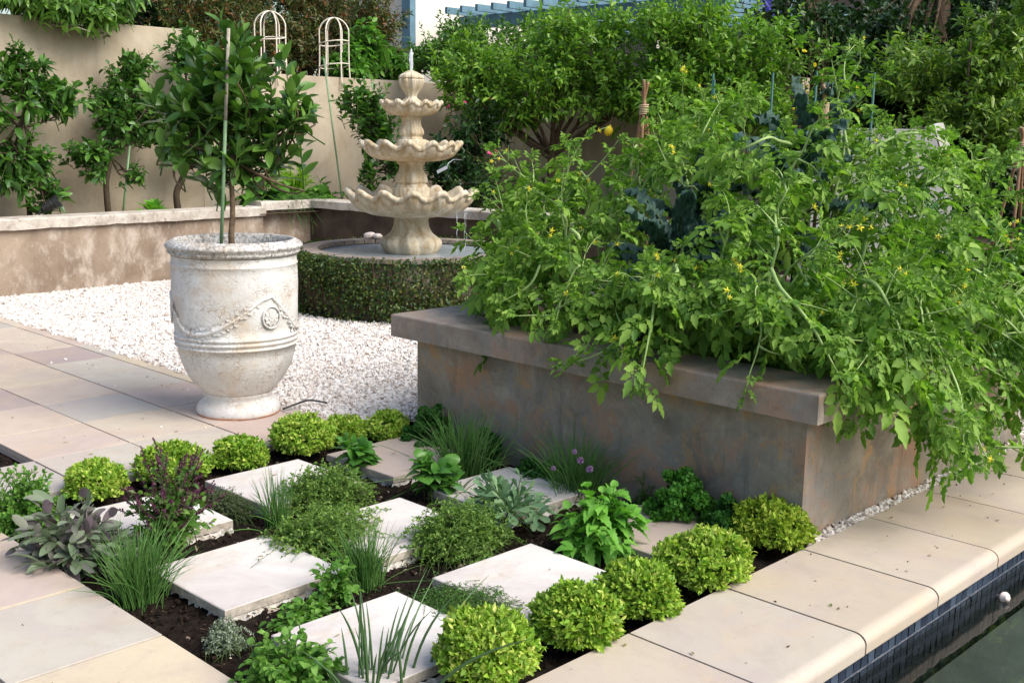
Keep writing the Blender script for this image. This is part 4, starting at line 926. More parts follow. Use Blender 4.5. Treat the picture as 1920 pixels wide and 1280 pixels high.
# leafy plants on the low wall bed
def rosette(name, label, cat, c, n, L, W, mat, seed, tilt=(20, 65), kind='leaf2', droop=.35, stemL=.0, group=None, part='leaf_mass'):
    rg = np.random.default_rng(seed); o = thing(name, label, cat, tuple(c), group); m = MB()
    az = np.arange(n) * 2.4 + rg.uniform(0, .5, n); t = R(1) * np.linspace(tilt[0], tilt[1], n) + rg.normal(0, .1, n)
    D = np.stack([np.cos(az) * np.sin(t), np.sin(az) * np.sin(t), np.cos(t)], 1); N = np.stack([-np.cos(az) * np.cos(t), -np.sin(az) * np.cos(t), np.sin(t)], 1)
    s = rg.uniform(.7, 1.15, n)
    P = np.array(c) + D * (stemL * s)[:, None] * A(1, 1, 1)
    if stemL: k = MB(); tubes(k, curves(np.broadcast_to(np.array(c, float), (n, 3)), P, rg.normal(0, .02, (n, 3)), 5), .005, 5); obj('stem', k, M['twig'], o)
    leaves(m, kind, P, D, N, L * s, W * s, droop); obj(part, m, M[mat], o); return o
rosette('lettuce', 'upright bright green leafy lettuce on the wall bed left of the bent trunk', 'lettuce', (2.98, 3.98, .66), 18, .3, .13, 'lettuce', 3, (5, 70))
rosette('lettuce', 'pair of flat broad green leaves lying by the second wall citrus trunk', 'lettuce', (2.72, 3.9, .67), 5, .22, .12, 'lettuce', 4, (55, 85))
def bushy(name, label, cat, c, r, n, per, kind, L, W, mat, seed, stem='twig', tl=None, up=.8, ang=55, droop=.25, group=None, stemr=.004, opp=False, base=.35, lean=(0, 0), lowz=.1, t0=.25, part='foliage', pw=3, taper=.3, jit=.35, curl=0, upl=.0, extra=None):
    """plant of many stems rising from its base to the surface of a dome of radii r"""
    rg = np.random.default_rng(seed); c = A(*c); r = A(*r); o = thing(name, label, cat, tuple(c), group)
    d = rdir(rg, n); d[:, 2] = np.abs(d[:, 2]) * (1 - lowz) + lowz; d = nrm(d); q = rg.random((n, 1)) ** (1 / pw)
    T = c + d * q * r + A(*lean, 0) * (d[:, 2:3] * q); b = rg.normal(0, base * .5, (n, 2)); S0 = c + np.concatenate([b * r[:2], np.zeros((n, 1))], 1)
    mid = np.stack([-(T - S0)[:, 0] * .25, -(T - S0)[:, 1] * .25, (T - S0)[:, 2] * .25 + .1 * r[2] * (1 - d[:, 2])], 1) + rg.normal(0, .05, (n, 3)) * r
    C = curves(S0, T, mid, 6); sm = MB(); tubes(sm, C, np.linspace(stemr, stemr * .5, 6)[None], 4); f = MB()
    leaf_along(f, rg, C, per, kind, L, W, t0, ang, droop, up, .25, 0, opp, True, taper, curl, jit)
    obj('stem', sm, M[stem], o, kind='stuff' if n > 60 else None); obj(part, f, M[mat], o)
    return o, C, rg
bushy('bean_plant', 'broad-leaved bean plant climbing at the wall foot behind the urn stem', 'bean plant', (4.5, 4.05, .66), (.5, .3, .62), 38, 5, 'leaf2', .19, .14, 'bean', 6, droop=.5, up=1.2)
bushy('bean_plant', 'low broad-leaved plant on the wall corner left of the fountain bowl', 'bean plant', (5.25, 3.95, .66), (.35, .3, .48), 30, 5, 'leaf2', .16, .125, 'bean', 7, droop=.5, up=1.2)
bushy('fennel', 'feathery yellow-green fennel against the sunny wall', 'fennel', (4.95, 4.12, .66), (.32, .25, .74), 46, 150, 'mini', .07, .008, 'fennel', 8, t0=.35, ang=50, jit=.7, droop=.1, taper=.1, lean=(-.05, 0))
rg = np.random.default_rng(90); o = thing('dry_grass_tuft', 'tangle of thin dry grass hanging over the low wall corner', 'grass tuft', (4.75, 3.85, .79)); m = MB(); n = 110
S0 = A(4.75, 3.86, .79) + rg.normal(0, .06, (n, 3)) * A(2.4, .5, .1); T0 = S0 + rg.normal(0, .1, (n, 3)) * A(1.4, 1, .6) + A(0, -.1, -.02); hang = rg.random(n) < .3; T0[hang] += A(0, -.06, -.28)
tubes(m, curves(S0, T0, rg.normal(0, .04, (n, 3)) + A(0, 0, .12), 7), .002, 3, 0, False); obj('blades', m, M['chive'], o)

# bed behind the fountain: dark shrub, roses, lemon trees
tree('evergreen_shrub', 'dark glossy shrub with a pale tag, right behind the fountain', 'shrub', [(6.3, 2.45, .66), (6.3, 2.45, .9), (6.28, 2.42, 1.2)], [.03, .026, .02],
     [((6.1, 2.5, 1.25), (.5, .5, .45), 90), ((6.35, 2.35, 1.75), (.5, .45, .42), 90), ((5.9, 2.0, 1.0), (.4, .4, .3), 50)], .11, .045, 'dark', 41, 'barkdark', per=10, tl=.24, kind=['leaf2'], clump=16)
m = MB(); m.add([(5.26, 1.86, 1.2), (5.34, 1.78, 1.26), (5.365, 1.79, 1.225), (5.285, 1.87, 1.165)], np.array([0, 1, 2, 3]), 0, False); m.add([(5.262, 1.863, 1.2), (5.342, 1.783, 1.26), (5.367, 1.793, 1.225), (5.287, 1.873, 1.165)], np.array([3, 2, 1, 0]), 0, False)
tubes(m, np.array([[(5.3505, 1.784, 1.243), (5.37, 1.79, 1.28), (5.6, 1.95, 1.32), (6.0, 2.2, 1.3)]]), .003, 4); props(obj('plant_tag', m, M['tag'], loc=(5.31, 1.82, 1.2)), 'pale plant tag dangling from the dark shrub right of the fountain', 'plant tag')
o, C, rg = bushy('rose_bush', 'thin rose bush with a few bright pink flowers behind the fountain', 'rose bush', (6.35, 2.0, .66), (.9, .8, 1.5), 46, 16, 'leaf2', .055, .035, 'citrus', 42, 'woodstem', stemr=.006, up=.6)
flowers(o, rg, [(6.23, 2.72, 1.92), (6.28, 2.50, 1.97), (6.45, 2.25, 2.02), (5.95, 1.72, 1.38), (6.9, 2.0, 2.25), (6.0, 1.65, 1.42)], .045, 'pink', petals=7, cup=.6)
lt_ = tree('lemon_tree', 'spreading lemon tree with forked grey limbs and one ripe lemon, right of the fountain', 'lemon tree', [(7.3, 1.96, .64), (7.28, 1.98, 1.1), (7.3, 2.0, 1.45)], [.055, .05, .045],
     [((7.3, 2.0, 2.55), (.85, .8, .55), 330), ((6.75, 2.75, 2.4), (.7, .7, .6), 270), ((7.5, 1.5, 2.95), (.7, .7, .4), 170), ((7.7, 1.2, 2.3), (.7, .7, .5), 250), ((6.75, 2.2, 1.95), (.65, .65, .35), 130), ((7.5, 1.3, 2.05), (.6, .55, .22), 70), ((6.9, 1.75, 2.2), (.6, .6, .4), 110)], .1, .042, 'lemon', 43, 'bark', per=10, tl=.24, kind=['leaf'], limbs=9, clump=26, sg=.2)
lm = MB(); blob(lm, (0, 0, 0), (1, 1, 1.25), 1, 0, 16, 11, .02); blob(lm, (0, 0, 1.25), (.28, .28, .28), 2, 0, 8, 5, 0); LEM = lm.mesh('lemon', M['lemonfruit'])
fruits(lt_, np.random.default_rng(1), [(6.95, .80, 1.665)], .052, LEM, 'lemon')
m = MB(); tubes(m, curves(A(7.06, .88, 1.73)[None], A(7.4, 1.1, 1.95)[None], A(.05, 0, .06)[None], 6), .005, 5); tubes(m, curves(A(7.3, 2.0, 1.4)[None], A(6.7, 2.75, 2.0)[None], A(.0, 0, -.1)[None], 8), np.linspace(.04, .02, 8)[None], 8)
tubes(m, curves(A(7.3, 2.0, 1.4)[None], A(7.75, 1.15, 2.0)[None], A(.0, 0, -.1)[None], 8), np.linspace(.035, .016, 8)[None], 8); obj('limb', m, M['bark'], lt_)
tree('lemon_tree', 'tall bright green lemon tree behind the tomatoes, below the pergola', 'lemon tree', [(7.9, .2, .64), (7.9, .2, 1.1), (7.92, .2, 1.6)], [.055, .05, .045],
     [((7.9, .3, 2.55), (.8, .8, .6), 330), ((8.0, -.55, 2.5), (.7, .75, .65), 290), ((7.9, .5, 3.0), (.8, .8, .4), 190), ((7.4, .1, 2.05), (.7, .7, .45), 180), ((7.6, -.7, 1.95), (.6, .6, .4), 110)], .1, .042, 'lemon', 44, 'bark', per=10, tl=.24, kind=['leaf'], limbs=9, clump=26, sg=.2)
ab, C, rg = bushy('flowering_shrub', 'airy shrub with hanging yellow bell flowers at upper right', 'shrub', (8.3, -1.1, .66), (.8, .8, 2.3), 110, 16, 'leaf2', .07, .045, 'shrub', 45, 'woodstem', stemr=.007, pw=5)
flowers(ab, rg, [p + A(-.12, -.12, 0) for p in C[rg.integers(0, 110, 34), 5] if p[2] > 1.7], .04, 'yellow', petals=5, cup=1.4)
# right: mandarin shrubs, dark trees
tree('mandarin_tree', 'yellow-green small-leaved tree at the right edge behind the vegetable beds', 'mandarin tree', [(8.7, -2.3, .64), (8.7, -2.3, 1.2), (8.7, -2.3, 1.7)], [.05, .04, .035],
     [((8.6, -2.3, 2.3), (.75, .75, .7), 300), ((8.4, -2.9, 2.0), (.7, .7, .6), 230), ((8.1, -2.4, 1.6), (.55, .6, .5), 150), ((8.75, -3.1, 2.75), (.65, .7, .6), 200), ((8.2, -3.4, 1.7), (.6, .6, .5), 120)], .105, .034, 'mandarin', 46, 'bark', per=11, tl=.25, kind=['leaf'], upl=.15, clump=24, sg=.2)
stake('garden_stake', 'thin dark stake upright in the yellow-green tree at right', (8.3, -2.75, 1.2), (8.28, -2.74, 2.6), .012, 'barkdark')
tree('evergreen_shrub', 'dark low shrub in shade behind the grey wall panel', 'shrub', [(8.6, -1.6, .6), (8.6, -1.6, 1.0), (8.6, -1.6, 1.3)], [.05, .04, .03],
     [((8.9, -1.3, 1.6), (.8, .8, .8), 220), ((8.9, -2.6, 1.3), (.8, .9, .8), 220), ((8.8, -4.0, 1.3), (.8, .9, .8), 220)], .1, .05, 'dark', 47, 'barkdark', per=11, tl=.3, kind=['leaf'], clump=18, pw=1.8)
dk = 'dark trees beyond the garden at upper right'
for i, (x, y, lab, crs) in enumerate([(11.0, .6, 'dark ivy-like tree just right of the pergola', [((10.6, .6, 3.0), (1., 1., 1.), 420), ((10.3, 1.0, 2.2), (.8, .9, .8), 260)]),
        (11.6, -.9, 'very dark dense tree with bare grey trunk at upper right', [((11.2, -.5, 3.0), (1., 1., .9), 360), ((10.3, -.5, 2.2), (.9, 1., .9), 330), ((12.4, -1.4, 3.6), (1, 1, 1), 300)]),
        (10.8, -2.6, 'dark leafy tree at the top right corner', [((10.6, -2.4, 2.9), (1., 1.1, 1.1), 480), ((10.1, -3.3, 2.3), (.9, 1., .9), 330), ((10.6, -4.1, 3.2), (1, 1, 1), 350)])]):
    tree('evergreen_tree', lab, 'tree', [(x, y, 2.1), (x, y, 2.8), (x + .05, y, 3.6), (x, y, 4.4)], [.13, .12, .1, .07], crs, .12, .055, 'dark', 50 + i, 'bark', per=11, tl=.34, group=dk, limbs=14, clump=22, pw=2)
tree('evergreen_hedge', 'tall very dark hedge closing the view behind the trees at right', 'hedge', [(13.5, -1, 2.1), (13.5, -1, 2.6), (13.5, -1, 3.2)], [.1, .1, .08],
     [((13.2, .4, 3.3), (1.1, 1.6, 1.6), 420), ((13.3, -1.8, 3.3), (1.1, 1.6, 1.6), 420), ((13.2, -4.0, 3.3), (1.1, 1.6, 1.7), 420), ((12.4, -6.0, 3.3), (1.2, 1.4, 1.7), 320)], .16, .09, 'dark', 60, 'barkdark', per=13, tl=.4, limbs=12, clump=40, sg=.3, pw=1.5)
jc, C, rg = bushy('blue_flowered_climber', 'spray of blue-violet flowers hanging at the top edge near the pergola', 'climber', (9.6, .35, 2.1), (.5, .5, 1.35), 40, 12, 'leaf2', .06, .035, 'shrub', 61, 'woodstem')
flowers(jc, rg, A(9.42, .33, 3.25) + rg.normal(0, .05, (16, 3)) * A(1, 1, 1.4), .035, 'blueflower', petals=5, cup=.8)

# shrubs on the upper terrace behind the walls
tree('overhanging_shrub', 'light green shrub spilling over the top of the tall wall at upper left', 'shrub', [(1.6, 5.3, 2.1), (1.6, 5.2, 2.5), (1.7, 5.0, 2.8)], [.04, .035, .03],
     [((2.2, 4.55, 2.95), (.75, .55, .26), 190), ((1.2, 4.7, 3.0), (.8, .6, .3), 170), ((2.9, 4.6, 3.0), (.6, .5, .28), 130), ((2.35, 4.2, 2.78), (.5, .2, .12), 60), ((.2, 4.8, 3.0), (.8, .6, .3), 110)], .12, .05, 'overhang', 62, 'greystake', per=9, tl=.26, kind=['leaf2'], droop=.5, upl=0, clump=22)
tree('evergreen_tree', 'dark tree behind the tall wall at upper left', 'tree', [(3.2, 6.4, 2.1), (3.2, 6.4, 2.8), (3.2, 6.4, 3.4)], [.1, .09, .07],
     [((3.3, 6.3, 3.2), (1.3, .8, .9), 330), ((1.2, 6.5, 3.2), (1.4, .8, .9), 330), ((-1, 6.5, 3.2), (1.4, .8, .9), 200), ((4.4, 6.6, 3.0), (.8, .6, .9), 180)], .12, .06, 'dark', 63, 'barkdark', per=11, tl=.35, clump=24, pw=1.8)
for i, (lab, crs) in enumerate([('red-tipped evergreen shrub behind the left cream trellis', [((5.2, 5.7, 2.7), (.65, .5, .75), 330), ((4.5, 5.7, 2.8), (.5, .5, .7), 220), ((5.0, 5.9, 3.4), (.9, .6, .4), 200)]),
                           ('red-tipped evergreen shrub behind the right cream trellis', [((6.4, 5.8, 2.8), (.75, .55, .8), 380), ((7.2, 6.1, 3.1), (.7, .6, .75), 260), ((6.5, 6.0, 3.5), (.8, .6, .4), 180), ((7.02, 5.3, 3.15), (.6, .5, .5), 230)])]):
    c = crs[0][0]; tree('red_tipped_shrub', lab, 'shrub', [(c[0], c[1], 2.1), (c[0], c[1], 2.4), (c[0], c[1], 2.6)], [.05, .04, .03], crs, .095, .026, 'redtip', 64 + i, 'barkdark', per=13, tl=.26, kind=['leaf'], group='red-tipped shrubs on the terrace', ang=62, upl=.4, clump=30, up=.3)
tree('broad_leaved_shrub', 'bright broad-leaved shrub on the wall top behind the fountain finial', 'shrub', [(6.7, 4.95, 2.1), (6.7, 4.95, 2.3), (6.7, 4.95, 2.5)], [.03, .028, .02],
     [((6.7, 4.9, 2.7), (.45, .35, .4), 120), ((6.35, 4.85, 2.5), (.35, .3, .3), 70), ((7.25, 4.95, 2.6), (.35, .3, .35), 60)], .14, .07, 'bean', 68, 'bark', per=8, tl=.24, kind=['leaf2'], droop=.5, clump=14)
tree('lemon_tree', 'leafy green tree at the wall corner left of the house', 'lemon tree', [(8.3, 4.0, .7), (8.2, 4.0, 1.4), (8.0, 3.9, 2.0)], [.05, .045, .04],
     [((7.05, 4.06, 2.62), (.4, .35, .28), 90), ((7.08, 3.4, 2.8), (.5, .45, .35), 150), ((7.7, 3.7, 2.45), (.55, .55, .45), 170), ((8.6, 3.6, 2.9), (.8, .8, .5), 200), ((8.5, 4.9, 2.9), (.7, .6, .45), 160)], .085, .038, 'shrub', 69, 'bark', per=10, tl=.24, kind=['leaf'], clump=20)
tree('evergreen_tree', 'dark tree mass on the terrace left of the pergola', 'tree', [(9.5, 7.4, 2.1), (9.5, 7.4, 2.6), (9.5, 7.4, 3.0)], [.09, .08, .06],
     [((8.3, 7.4, 3.0), (1.0, .7, .9), 330), ((6.6, 7.6, 3.2), (1.4, .8, 1.), 330), ((10.6, 6.4, 2.7), (1.3, 1, .6), 260), ((5.2, 7.6, 3.2), (1.2, .8, 1.1), 260)], .12, .06, 'dark', 70, 'barkdark', per=11, tl=.35, clump=24, pw=1.8)

# cream wire trellises on the terrace edge
def trellis(label, c, r, z1, seed):
    o = thing('wire_trellis', label, 'trellis', (c[0], c[1], 2.15), 'cream hooped wire trellises on the wall top'); z0 = 2.15; zs = z1 - r
    for k in range(3):
        a = k * PI / 3 + .35; m = MB(); d = A(math.cos(a), math.sin(a), 0); C0 = A(c[0], c[1], 0)
        P = [C0 + d * r * 1.12 + A(0, 0, z0), C0 + d * r + A(0, 0, (z0 + zs) / 2)] + [C0 + d * r * math.cos(t) + A(0, 0, zs + r * math.sin(t)) for t in np.linspace(0, PI, 13)] + [C0 - d * r + A(0, 0, (z0 + zs) / 2), C0 - d * r * 1.12 + A(0, 0, z0)]
        tube(m, P, .0095, 8, 0, 50); obj('hoop', m, M['creammetal'], o)
    for z in (2.45, 2.74):
        if z > zs + .02: continue
        m = MB(); t = np.linspace(0, 2 * PI, 25); tubes(m, np.stack([c[0] + r * 1.01 * np.cos(t), c[1] + r * 1.01 * np.sin(t), z + .03 * np.sin(t + seed)], 1)[None], .008, 6, 0, False); obj('ring', m, M['creammetal'], o)
trellis('left cream hooped wire trellis on the wall top', (5.0, 4.68), .19, 3.06, 1)
trellis('right cream hooped wire trellis on the wall top, nearer the fountain', (5.98, 4.68), .19, 3.06, 3)

# ================================================================== VEGETABLES IN THE PLANTER
TK = ['tomato0', 'tomato1', 'tomato2', 'tomato3']
tm_ = MB(); blob(tm_, (0, 0, -1), (1, 1, .92), 3, 0, 14, 9, .03); GT = tm_.mesh('tomato_fruit', M['greentomato']); YT = tm_.mesh('tomato_fruit', M['yellowtomato'])
def star_mesh():
    m = MB(); a = np.arange(5) * 2 * PI / 5; D = np.stack([np.cos(a), np.sin(a), np.full(5, .1)], 1)
    leaves(m, 'leaf', np.zeros((5, 3)), D, np.broadcast_to(A(0, 0, 1), (5, 3)), 1., .42, 0, curl=.35); tubes(m, np.array([[(0, 0, 0), (0, 0, .4), (0, 0, .75)]]), np.array([[.2, .16, .05]]), 6)
    return m.mesh('flower', M['yellow'])
STAR = star_mesh()
def tomato(label, base, ends, seed, nsuck=5, leaf=.19, nf=14, nt=5, per=6):
    rg = np.random.default_rng(seed); b = A(*base); o = thing('tomato_plant', label, 'tomato plant', tuple(b), 'tomato plants sprawling over the big planter')
    sm = MB(); fol = MB(); fs = MB(); tips = []
    E_ = np.array([e[:3] for e in ends], float); n = len(E_)
    S0 = b + rg.normal(0, .05, (n, 3)) * A(1, 1, 0)
    hi = np.maximum(E_[:, 2], b[2]) + .0; arch = np.array([e[3] if len(e) > 3 else .35 for e in ends])
    C = curves(S0, E_, np.stack([0 * hi, 0 * hi, arch + (E_[:, 2] < .7) * .35], 1) + rg.normal(0, .07, (n, 3)), 16)
    w = rg.normal(0, .016, C.shape); w[:, 0] = 0; w = w + np.roll(w, 1, 1); C = C + (w + np.roll(w, 1, 1)) * .45
    tubes(sm, C, np.interp(np.linspace(0, 1, 16), [0, .7, 1], [.0115, .006, .0014])[None], 7)
    leaf_along(fol, rg, C, per + 4, TK, leaf, leaf, .12, 78, .35, .9, .18, jit=.5, taper=.2)
    m = n * nsuck; j = rg.integers(0, n, m); P, T = at(C, j, rg.uniform(.2, .98, m))
    d = nrm(T * .5 + rdir(rg, m) * .8 + A(0, 0, .35)); L = rg.uniform(.15, .38, m)[:, None]
    K = curves(P, P + d * L - A(0, 0, .05), rg.normal(0, .03, (m, 3)) + A(0, 0, .02), 8); tubes(sm, K, np.linspace(.0058, .0012, 8)[None], 5)
    leaf_along(fol, rg, K, per - 1, TK, leaf * .8, leaf * .8, .15, 70, .3, .9, .25, jit=.5)
    # older stems, bare and pale along most of their length, lying over the outside
    nb = 2; e = E_[np.argsort(E_[:, 2])[1 + np.arange(nb) * 2 % (n - 1)]] + rg.normal(0, .08, (nb, 3)); s1 = b + (C[:nb, 10] - b) * .8 + A(0, 0, .22)
    B = curves(s1, e, rg.normal(0, .06, (nb, 3)) + A(-.08, -.12, .16), 24); q_ = np.linspace(0, 1, 24)[None, :, None]; B = B + .009 * np.sin(q_ * rg.uniform(7, 13, (nb, 1, 1)) + rg.uniform(0, 6, (nb, 1, 3))) * np.minimum(q_ * 4, 1); tubes(sm, B, np.interp(np.linspace(0, 1, 24), [0, .7, 1], [.0095, .0055, .0012])[None], 7)
    leaf_along(fol, rg, B, 9, TK, leaf, leaf, .5, 75, .35, .9, .2, jit=.5)
    for Q in (C, K, B): leaf_along(fol, rg, Q, 4, TK, leaf * .55, leaf * .5, .93, 40, .1, .8, .2, jit=.5)   # young leaves at each tip
    # flower trusses: thin curled stalks
    q = rg.integers(0, m, nf); P, T = at(K, q, rg.uniform(.5, 1, nf)); d = nrm(T + rdir(rg, nf) * .8 + A(-.3, -.3, .2)); TR = curves(P, P + d * rg.uniform(.07, .16, (nf, 1)), A(0, 0, .03) + rg.normal(0, .01, (nf, 3)), 6)
    tubes(sm, TR, np.linspace(.0034, .0018, 6)[None], 4)
    w0 = wloc(o)
    for c in TR:
        for k in range(1 + int(rg.random() < .5)):
            f = bpy.data.objects.new('flower', STAR); COL.objects.link(f); f.parent = o; f.location = c[3 + 2 * k] + rg.normal(0, .006, 3) - w0; s = rg.uniform(.012, .018); f.scale = (s, s, s)
            v = nrm(A(-.5, -.5, -.2) + rg.normal(0, .5, 3)); f.rotation_euler = (math.acos(v[2]), 0, math.atan2(v[1], v[0]) + PI / 2)
    if nt:
        P, T = at(C, rg.integers(0, n, nt), rg.uniform(.4, .95, nt)); H = P + rg.normal(0, .025, (nt, 3)) + A(0, 0, -.09); tubes(sm, curves(P, H, rg.normal(0, .015, (nt, 3)), 5), .0028, 4)
        for h in H:
            for k in range(3):
                p = h + rg.normal(0, .022, 3) * A(1, 1, 1.4); f = bpy.data.objects.new('fruit', GT); COL.objects.link(f); f.parent = o; f.location = p - w0; s = rg.uniform(.012, .019); f.scale = (s, s, s); f.rotation_euler = rg.uniform(-.4, .4, 3)
                tubes(sm, curves(h[None] + A(0, 0, .02), p[None], rg.normal(0, .006, (1, 3)), 4), .0018, 4)
    obj('stem', sm, M['tomato_stem'], o); obj('foliage', fol, M['tomato'], o)
    return o
tomato('tomato plant spilling over the left back corner of the planter towards the fountain', (1.15, -3.3, .55), [(1.32, -3.0, 1.0), (1.6, -3.0, 1.12), (1.1, -3.25, .74), (1.75, -3.15, 1.2), (.9, -3.5, .74, .3), (1.4, -3.3, 1.35), (1.95, -2.85, 1.15)], 101)
tomato('tomato plant leaning over the shaded front cap near its left end', (1.15, -3.9, .55), [(.78, -3.7, .72), (.72, -4.05, .66), (1.0, -3.75, 1.0), (1.3, -3.6, 1.4), (1.0, -3.5, 1.0), (.85, -4.2, .85)], 102)
tomato('tomato plant with long pale bare stems lying over the middle of the front cap', (1.15, -4.5, .55), [(.7, -4.4, .6), (.68, -4.75, .68), (.85, -4.9, .85), (1.1, -4.75, 1.25), (.75, -4.6, .85)], 103, per=8)
tomato('tomato plant tumbling over the near corner of the planter', (1.2, -5.0, .55), [(.66, -5.15, .6), (.98, -5.6, .55), (1.15, -5.72, .45), (.8, -5.1, .95), (1.05, -5.2, 1.15), (1.3, -4.9, 1.4), (1.15, -5.55, .95), (1.0, -5.6, .7)], 104, nsuck=6, nt=8)
tomato('tomato plant hanging with green fruit over the sunny side wall near the corner', (1.6, -5.0, .55), [(1.25, -5.75, .3), (1.5, -5.72, .5), (1.75, -5.62, .9), (1.35, -5.5, 1.1), (1.7, -5.3, 1.4), (1.15, -5.72, .62), (1.6, -5.85, .26), (1.1, -5.75, .42), (1.75, -5.8, .4)], 105, nsuck=6, nt=10)
tomato('tomato plant hanging over the middle of the sunny side wall above the coping', (2.1, -5.0, .55), [(1.8, -5.78, .22), (2.1, -5.8, .45), (2.3, -5.65, .95), (1.9, -5.45, 1.3), (2.2, -5.2, 1.5), (2.5, -5.75, .5), (2.0, -5.7, .75), (2.35, -5.8, .32), (1.95, -5.85, .34)], 106, nsuck=6, nt=9)
tomato('tomato plant at the far right end of the planter side wall', (2.7, -5.0, .55), [(2.6, -5.75, .5), (2.9, -5.7, .8), (3.15, -5.5, 1.15), (2.7, -5.3, 1.5), (3.0, -5.0, 1.6), (3.25, -5.75, .7), (2.9, -5.85, .35), (2.55, -5.85, .3)], 107, nsuck=6)
tomato('tomato plant with upright shoots in the middle of the planter', (1.75, -4.35, .55), [(1.55, -4.5, 1.5), (1.8, -4.9, 1.85), (2.0, -4.5, 1.6), (1.5, -4.15, 1.4), (1.85, -4.05, 1.6), (1.7, -4.7, 1.35), (1.45, -4.75, 1.2)], 108)
tomato('tomato plant in the left back half of the planter beside the cane tripod', (1.8, -3.5, .55), [(1.7, -3.35, 1.35), (2.0, -3.6, 1.5), (1.6, -3.7, 1.35), (2.3, -3.3, 1.4), (2.3, -3.1, 1.15), (1.9, -3.9, 1.6)], 109)
tomato('tall tomato plant at the back of the planter below the green stakes', (2.5, -3.7, .55), [(2.4, -3.5, 1.75), (2.7, -3.8, 1.8), (2.8, -3.3, 1.7), (2.3, -3.9, 1.75), (2.6, -4.1, 1.7)], 110)
tomato('tall tomato plant in the right back part of the planter with one very high shoot', (2.3, -4.6, .55), [(2.5, -4.5, 1.6), (2.2, -4.9, 1.7), (2.7, -4.8, 1.55), (2.2, -4.75, 2.06), (2.9, -4.6, 1.65), (3.1, -5.0, 1.5), (2.5, -5.0, 1.45)], 111)
# dark kale
def kale(label, c, n, L, W, tilt, seed, stem=.35):
    rg = np.random.default_rng(seed); c = A(*c); o = thing('kale_plant', label, 'kale', tuple(c), 'dark kale plants in the big planter'); m = MB(); st_ = MB(); top = c + A(0, 0, stem)
    tube(st_, [c, c + A(.01, 0, stem * .5), top], [.022, .02, .016], 8, 0, 8)
    az = np.arange(n) * 2.4 + rg.uniform(0, 6); nu, nv = 34, 15
    for k in range(n):
        t = R(tilt[0] + (tilt[1] - tilt[0]) * k / (n - 1)) + rg.normal(0, .12); l = L * rg.uniform(.75, 1.1); w = W * rg.uniform(.8, 1.15)
        h = A(math.cos(az[k]), math.sin(az[k]), 0); u = np.linspace(0, 1, nu); th = t + u ** 1.6 * rg.uniform(.4, 1.3)
        dl = l / (nu - 1); pos = np.cumsum(np.stack([np.sin(th) * dl, np.cos(th) * dl], 1), 0); Cc = top + A(0, 0, -.08) * (k / n) + h * pos[:, :1] + A(0, 0, 1) * pos[:, 1:]
        tubes(st_, Cc[None, :27], np.linspace(.008, .003, 27)[None], 6)
        T = nrm(np.gradient(Cc, axis=0)); sd = A(-h[1], h[0], 0); N = np.cross(T, np.broadcast_to(sd, T.shape)); N = N * np.sign(N[:, 2:3] + 1e-6)
        prof = np.interp(u, [0, .22, .3, .5, .75, .92, 1], [.02, .03, .3, .46, .5, .36, .05]) * w
        v = np.linspace(-1, 1, nv)
        bump = rg.normal(0, .012, (nu, nv)) + .012 * np.sin(np.arange(nu) * 1.3 + rg.uniform(0, 6))[:, None] * np.abs(np.linspace(-1, 1, nv))[None] ** 2; bump[:, nv // 2] = -.006
        V = Cc[:, None] + sd * (v[None, :, None] * prof[:, None, None]) + N[:, None] * ((.35 * np.abs(v) ** 1.5)[None, :, None] * prof[:, None, None] * -.6 + bump[..., None] * (prof[:, None, None] > .02))
        i, j = np.meshgrid(np.arange(nu - 1), np.arange(nv - 1), indexing='ij'); a = (i * nv + j).ravel(); m.add(V.reshape(-1, 3), np.stack([a, a + nv, a + nv + 1, a + 1], 1))
    obj('stem', st_, M['twig'], o); obj('foliage', m, M['kale'], o)
kale('tall dark blue-green kale rising beside the right cane tripod', (2.75, -4.2, .55), 18, .5, .1, (2, 70), 1, .95)
kale('dark blue-green kale with drooping crinkled leaves in the middle of the tomatoes', (1.36, -4.28, .55), 20, .48, .1, (20, 92), 2, .42)
kale('dark kale low behind the left tomato shoots', (1.75, -4.15, .55), 18, .46, .1, (15, 90), 3, .55)
kale('dark kale right of the centre among the tomato stems', (1.95, -4.6, .55), 16, .48, .1, (10, 88), 4, .72)
# cane tripods
def tripod(label, apex, zb, spread, seed):
    rg = np.random.default_rng(seed); a = A(*apex); o = thing('cane_tripod', label, 'plant support', (a[0], a[1], zb), 'cane tripods tied with twine')
    for k in range(4):
        an = k * PI / 2 + rg.uniform(0, .7); d = A(math.cos(an), math.sin(an), 0); top = a - d * .022 + A(0, 0, .1 + rg.uniform(0, .09)); foot = A(a[0], a[1], zb) + d * spread
        m = MB(); pts = [foot, foot + (top - foot) * .5 + rg.normal(0, .006, 3), a + d * .012, top]; tube(m, pts, [.0115, .0105, .01, .0095], 7, 0, 24); obj('cane', m, M['cane'], o)
        e = MB(); dd = nrm(top - a); tubes(e, np.stack([top, top + dd * .004])[None], .0092, 7); obj('cut_end', e, M['canelight'], o.children[-1])
    m = MB(); t = np.linspace(0, 12 * PI, 150); tube(m, np.stack([a[0] + .028 * np.cos(t), a[1] + .028 * np.sin(t), a[2] - .03 + .065 * t / t[-1]], 1), .0042, 5); obj('twine', m, M['twine'], o)
tripod('cane tripod with twine binding at the left back of the planter near the lemon', (2.66, -3.04, 1.78), .56, .2, 1)
tripod('cane tripod with twine binding beside the tall kale', (2.63, -4.33, 1.78), .56, .2, 2)
tripod('cane tripod tip at the right edge among the pepper plants', (4.2, -4.85, 1.58), .56, .2, 3)
gs = 'thin teal garden stakes at the back of the tomato bed'
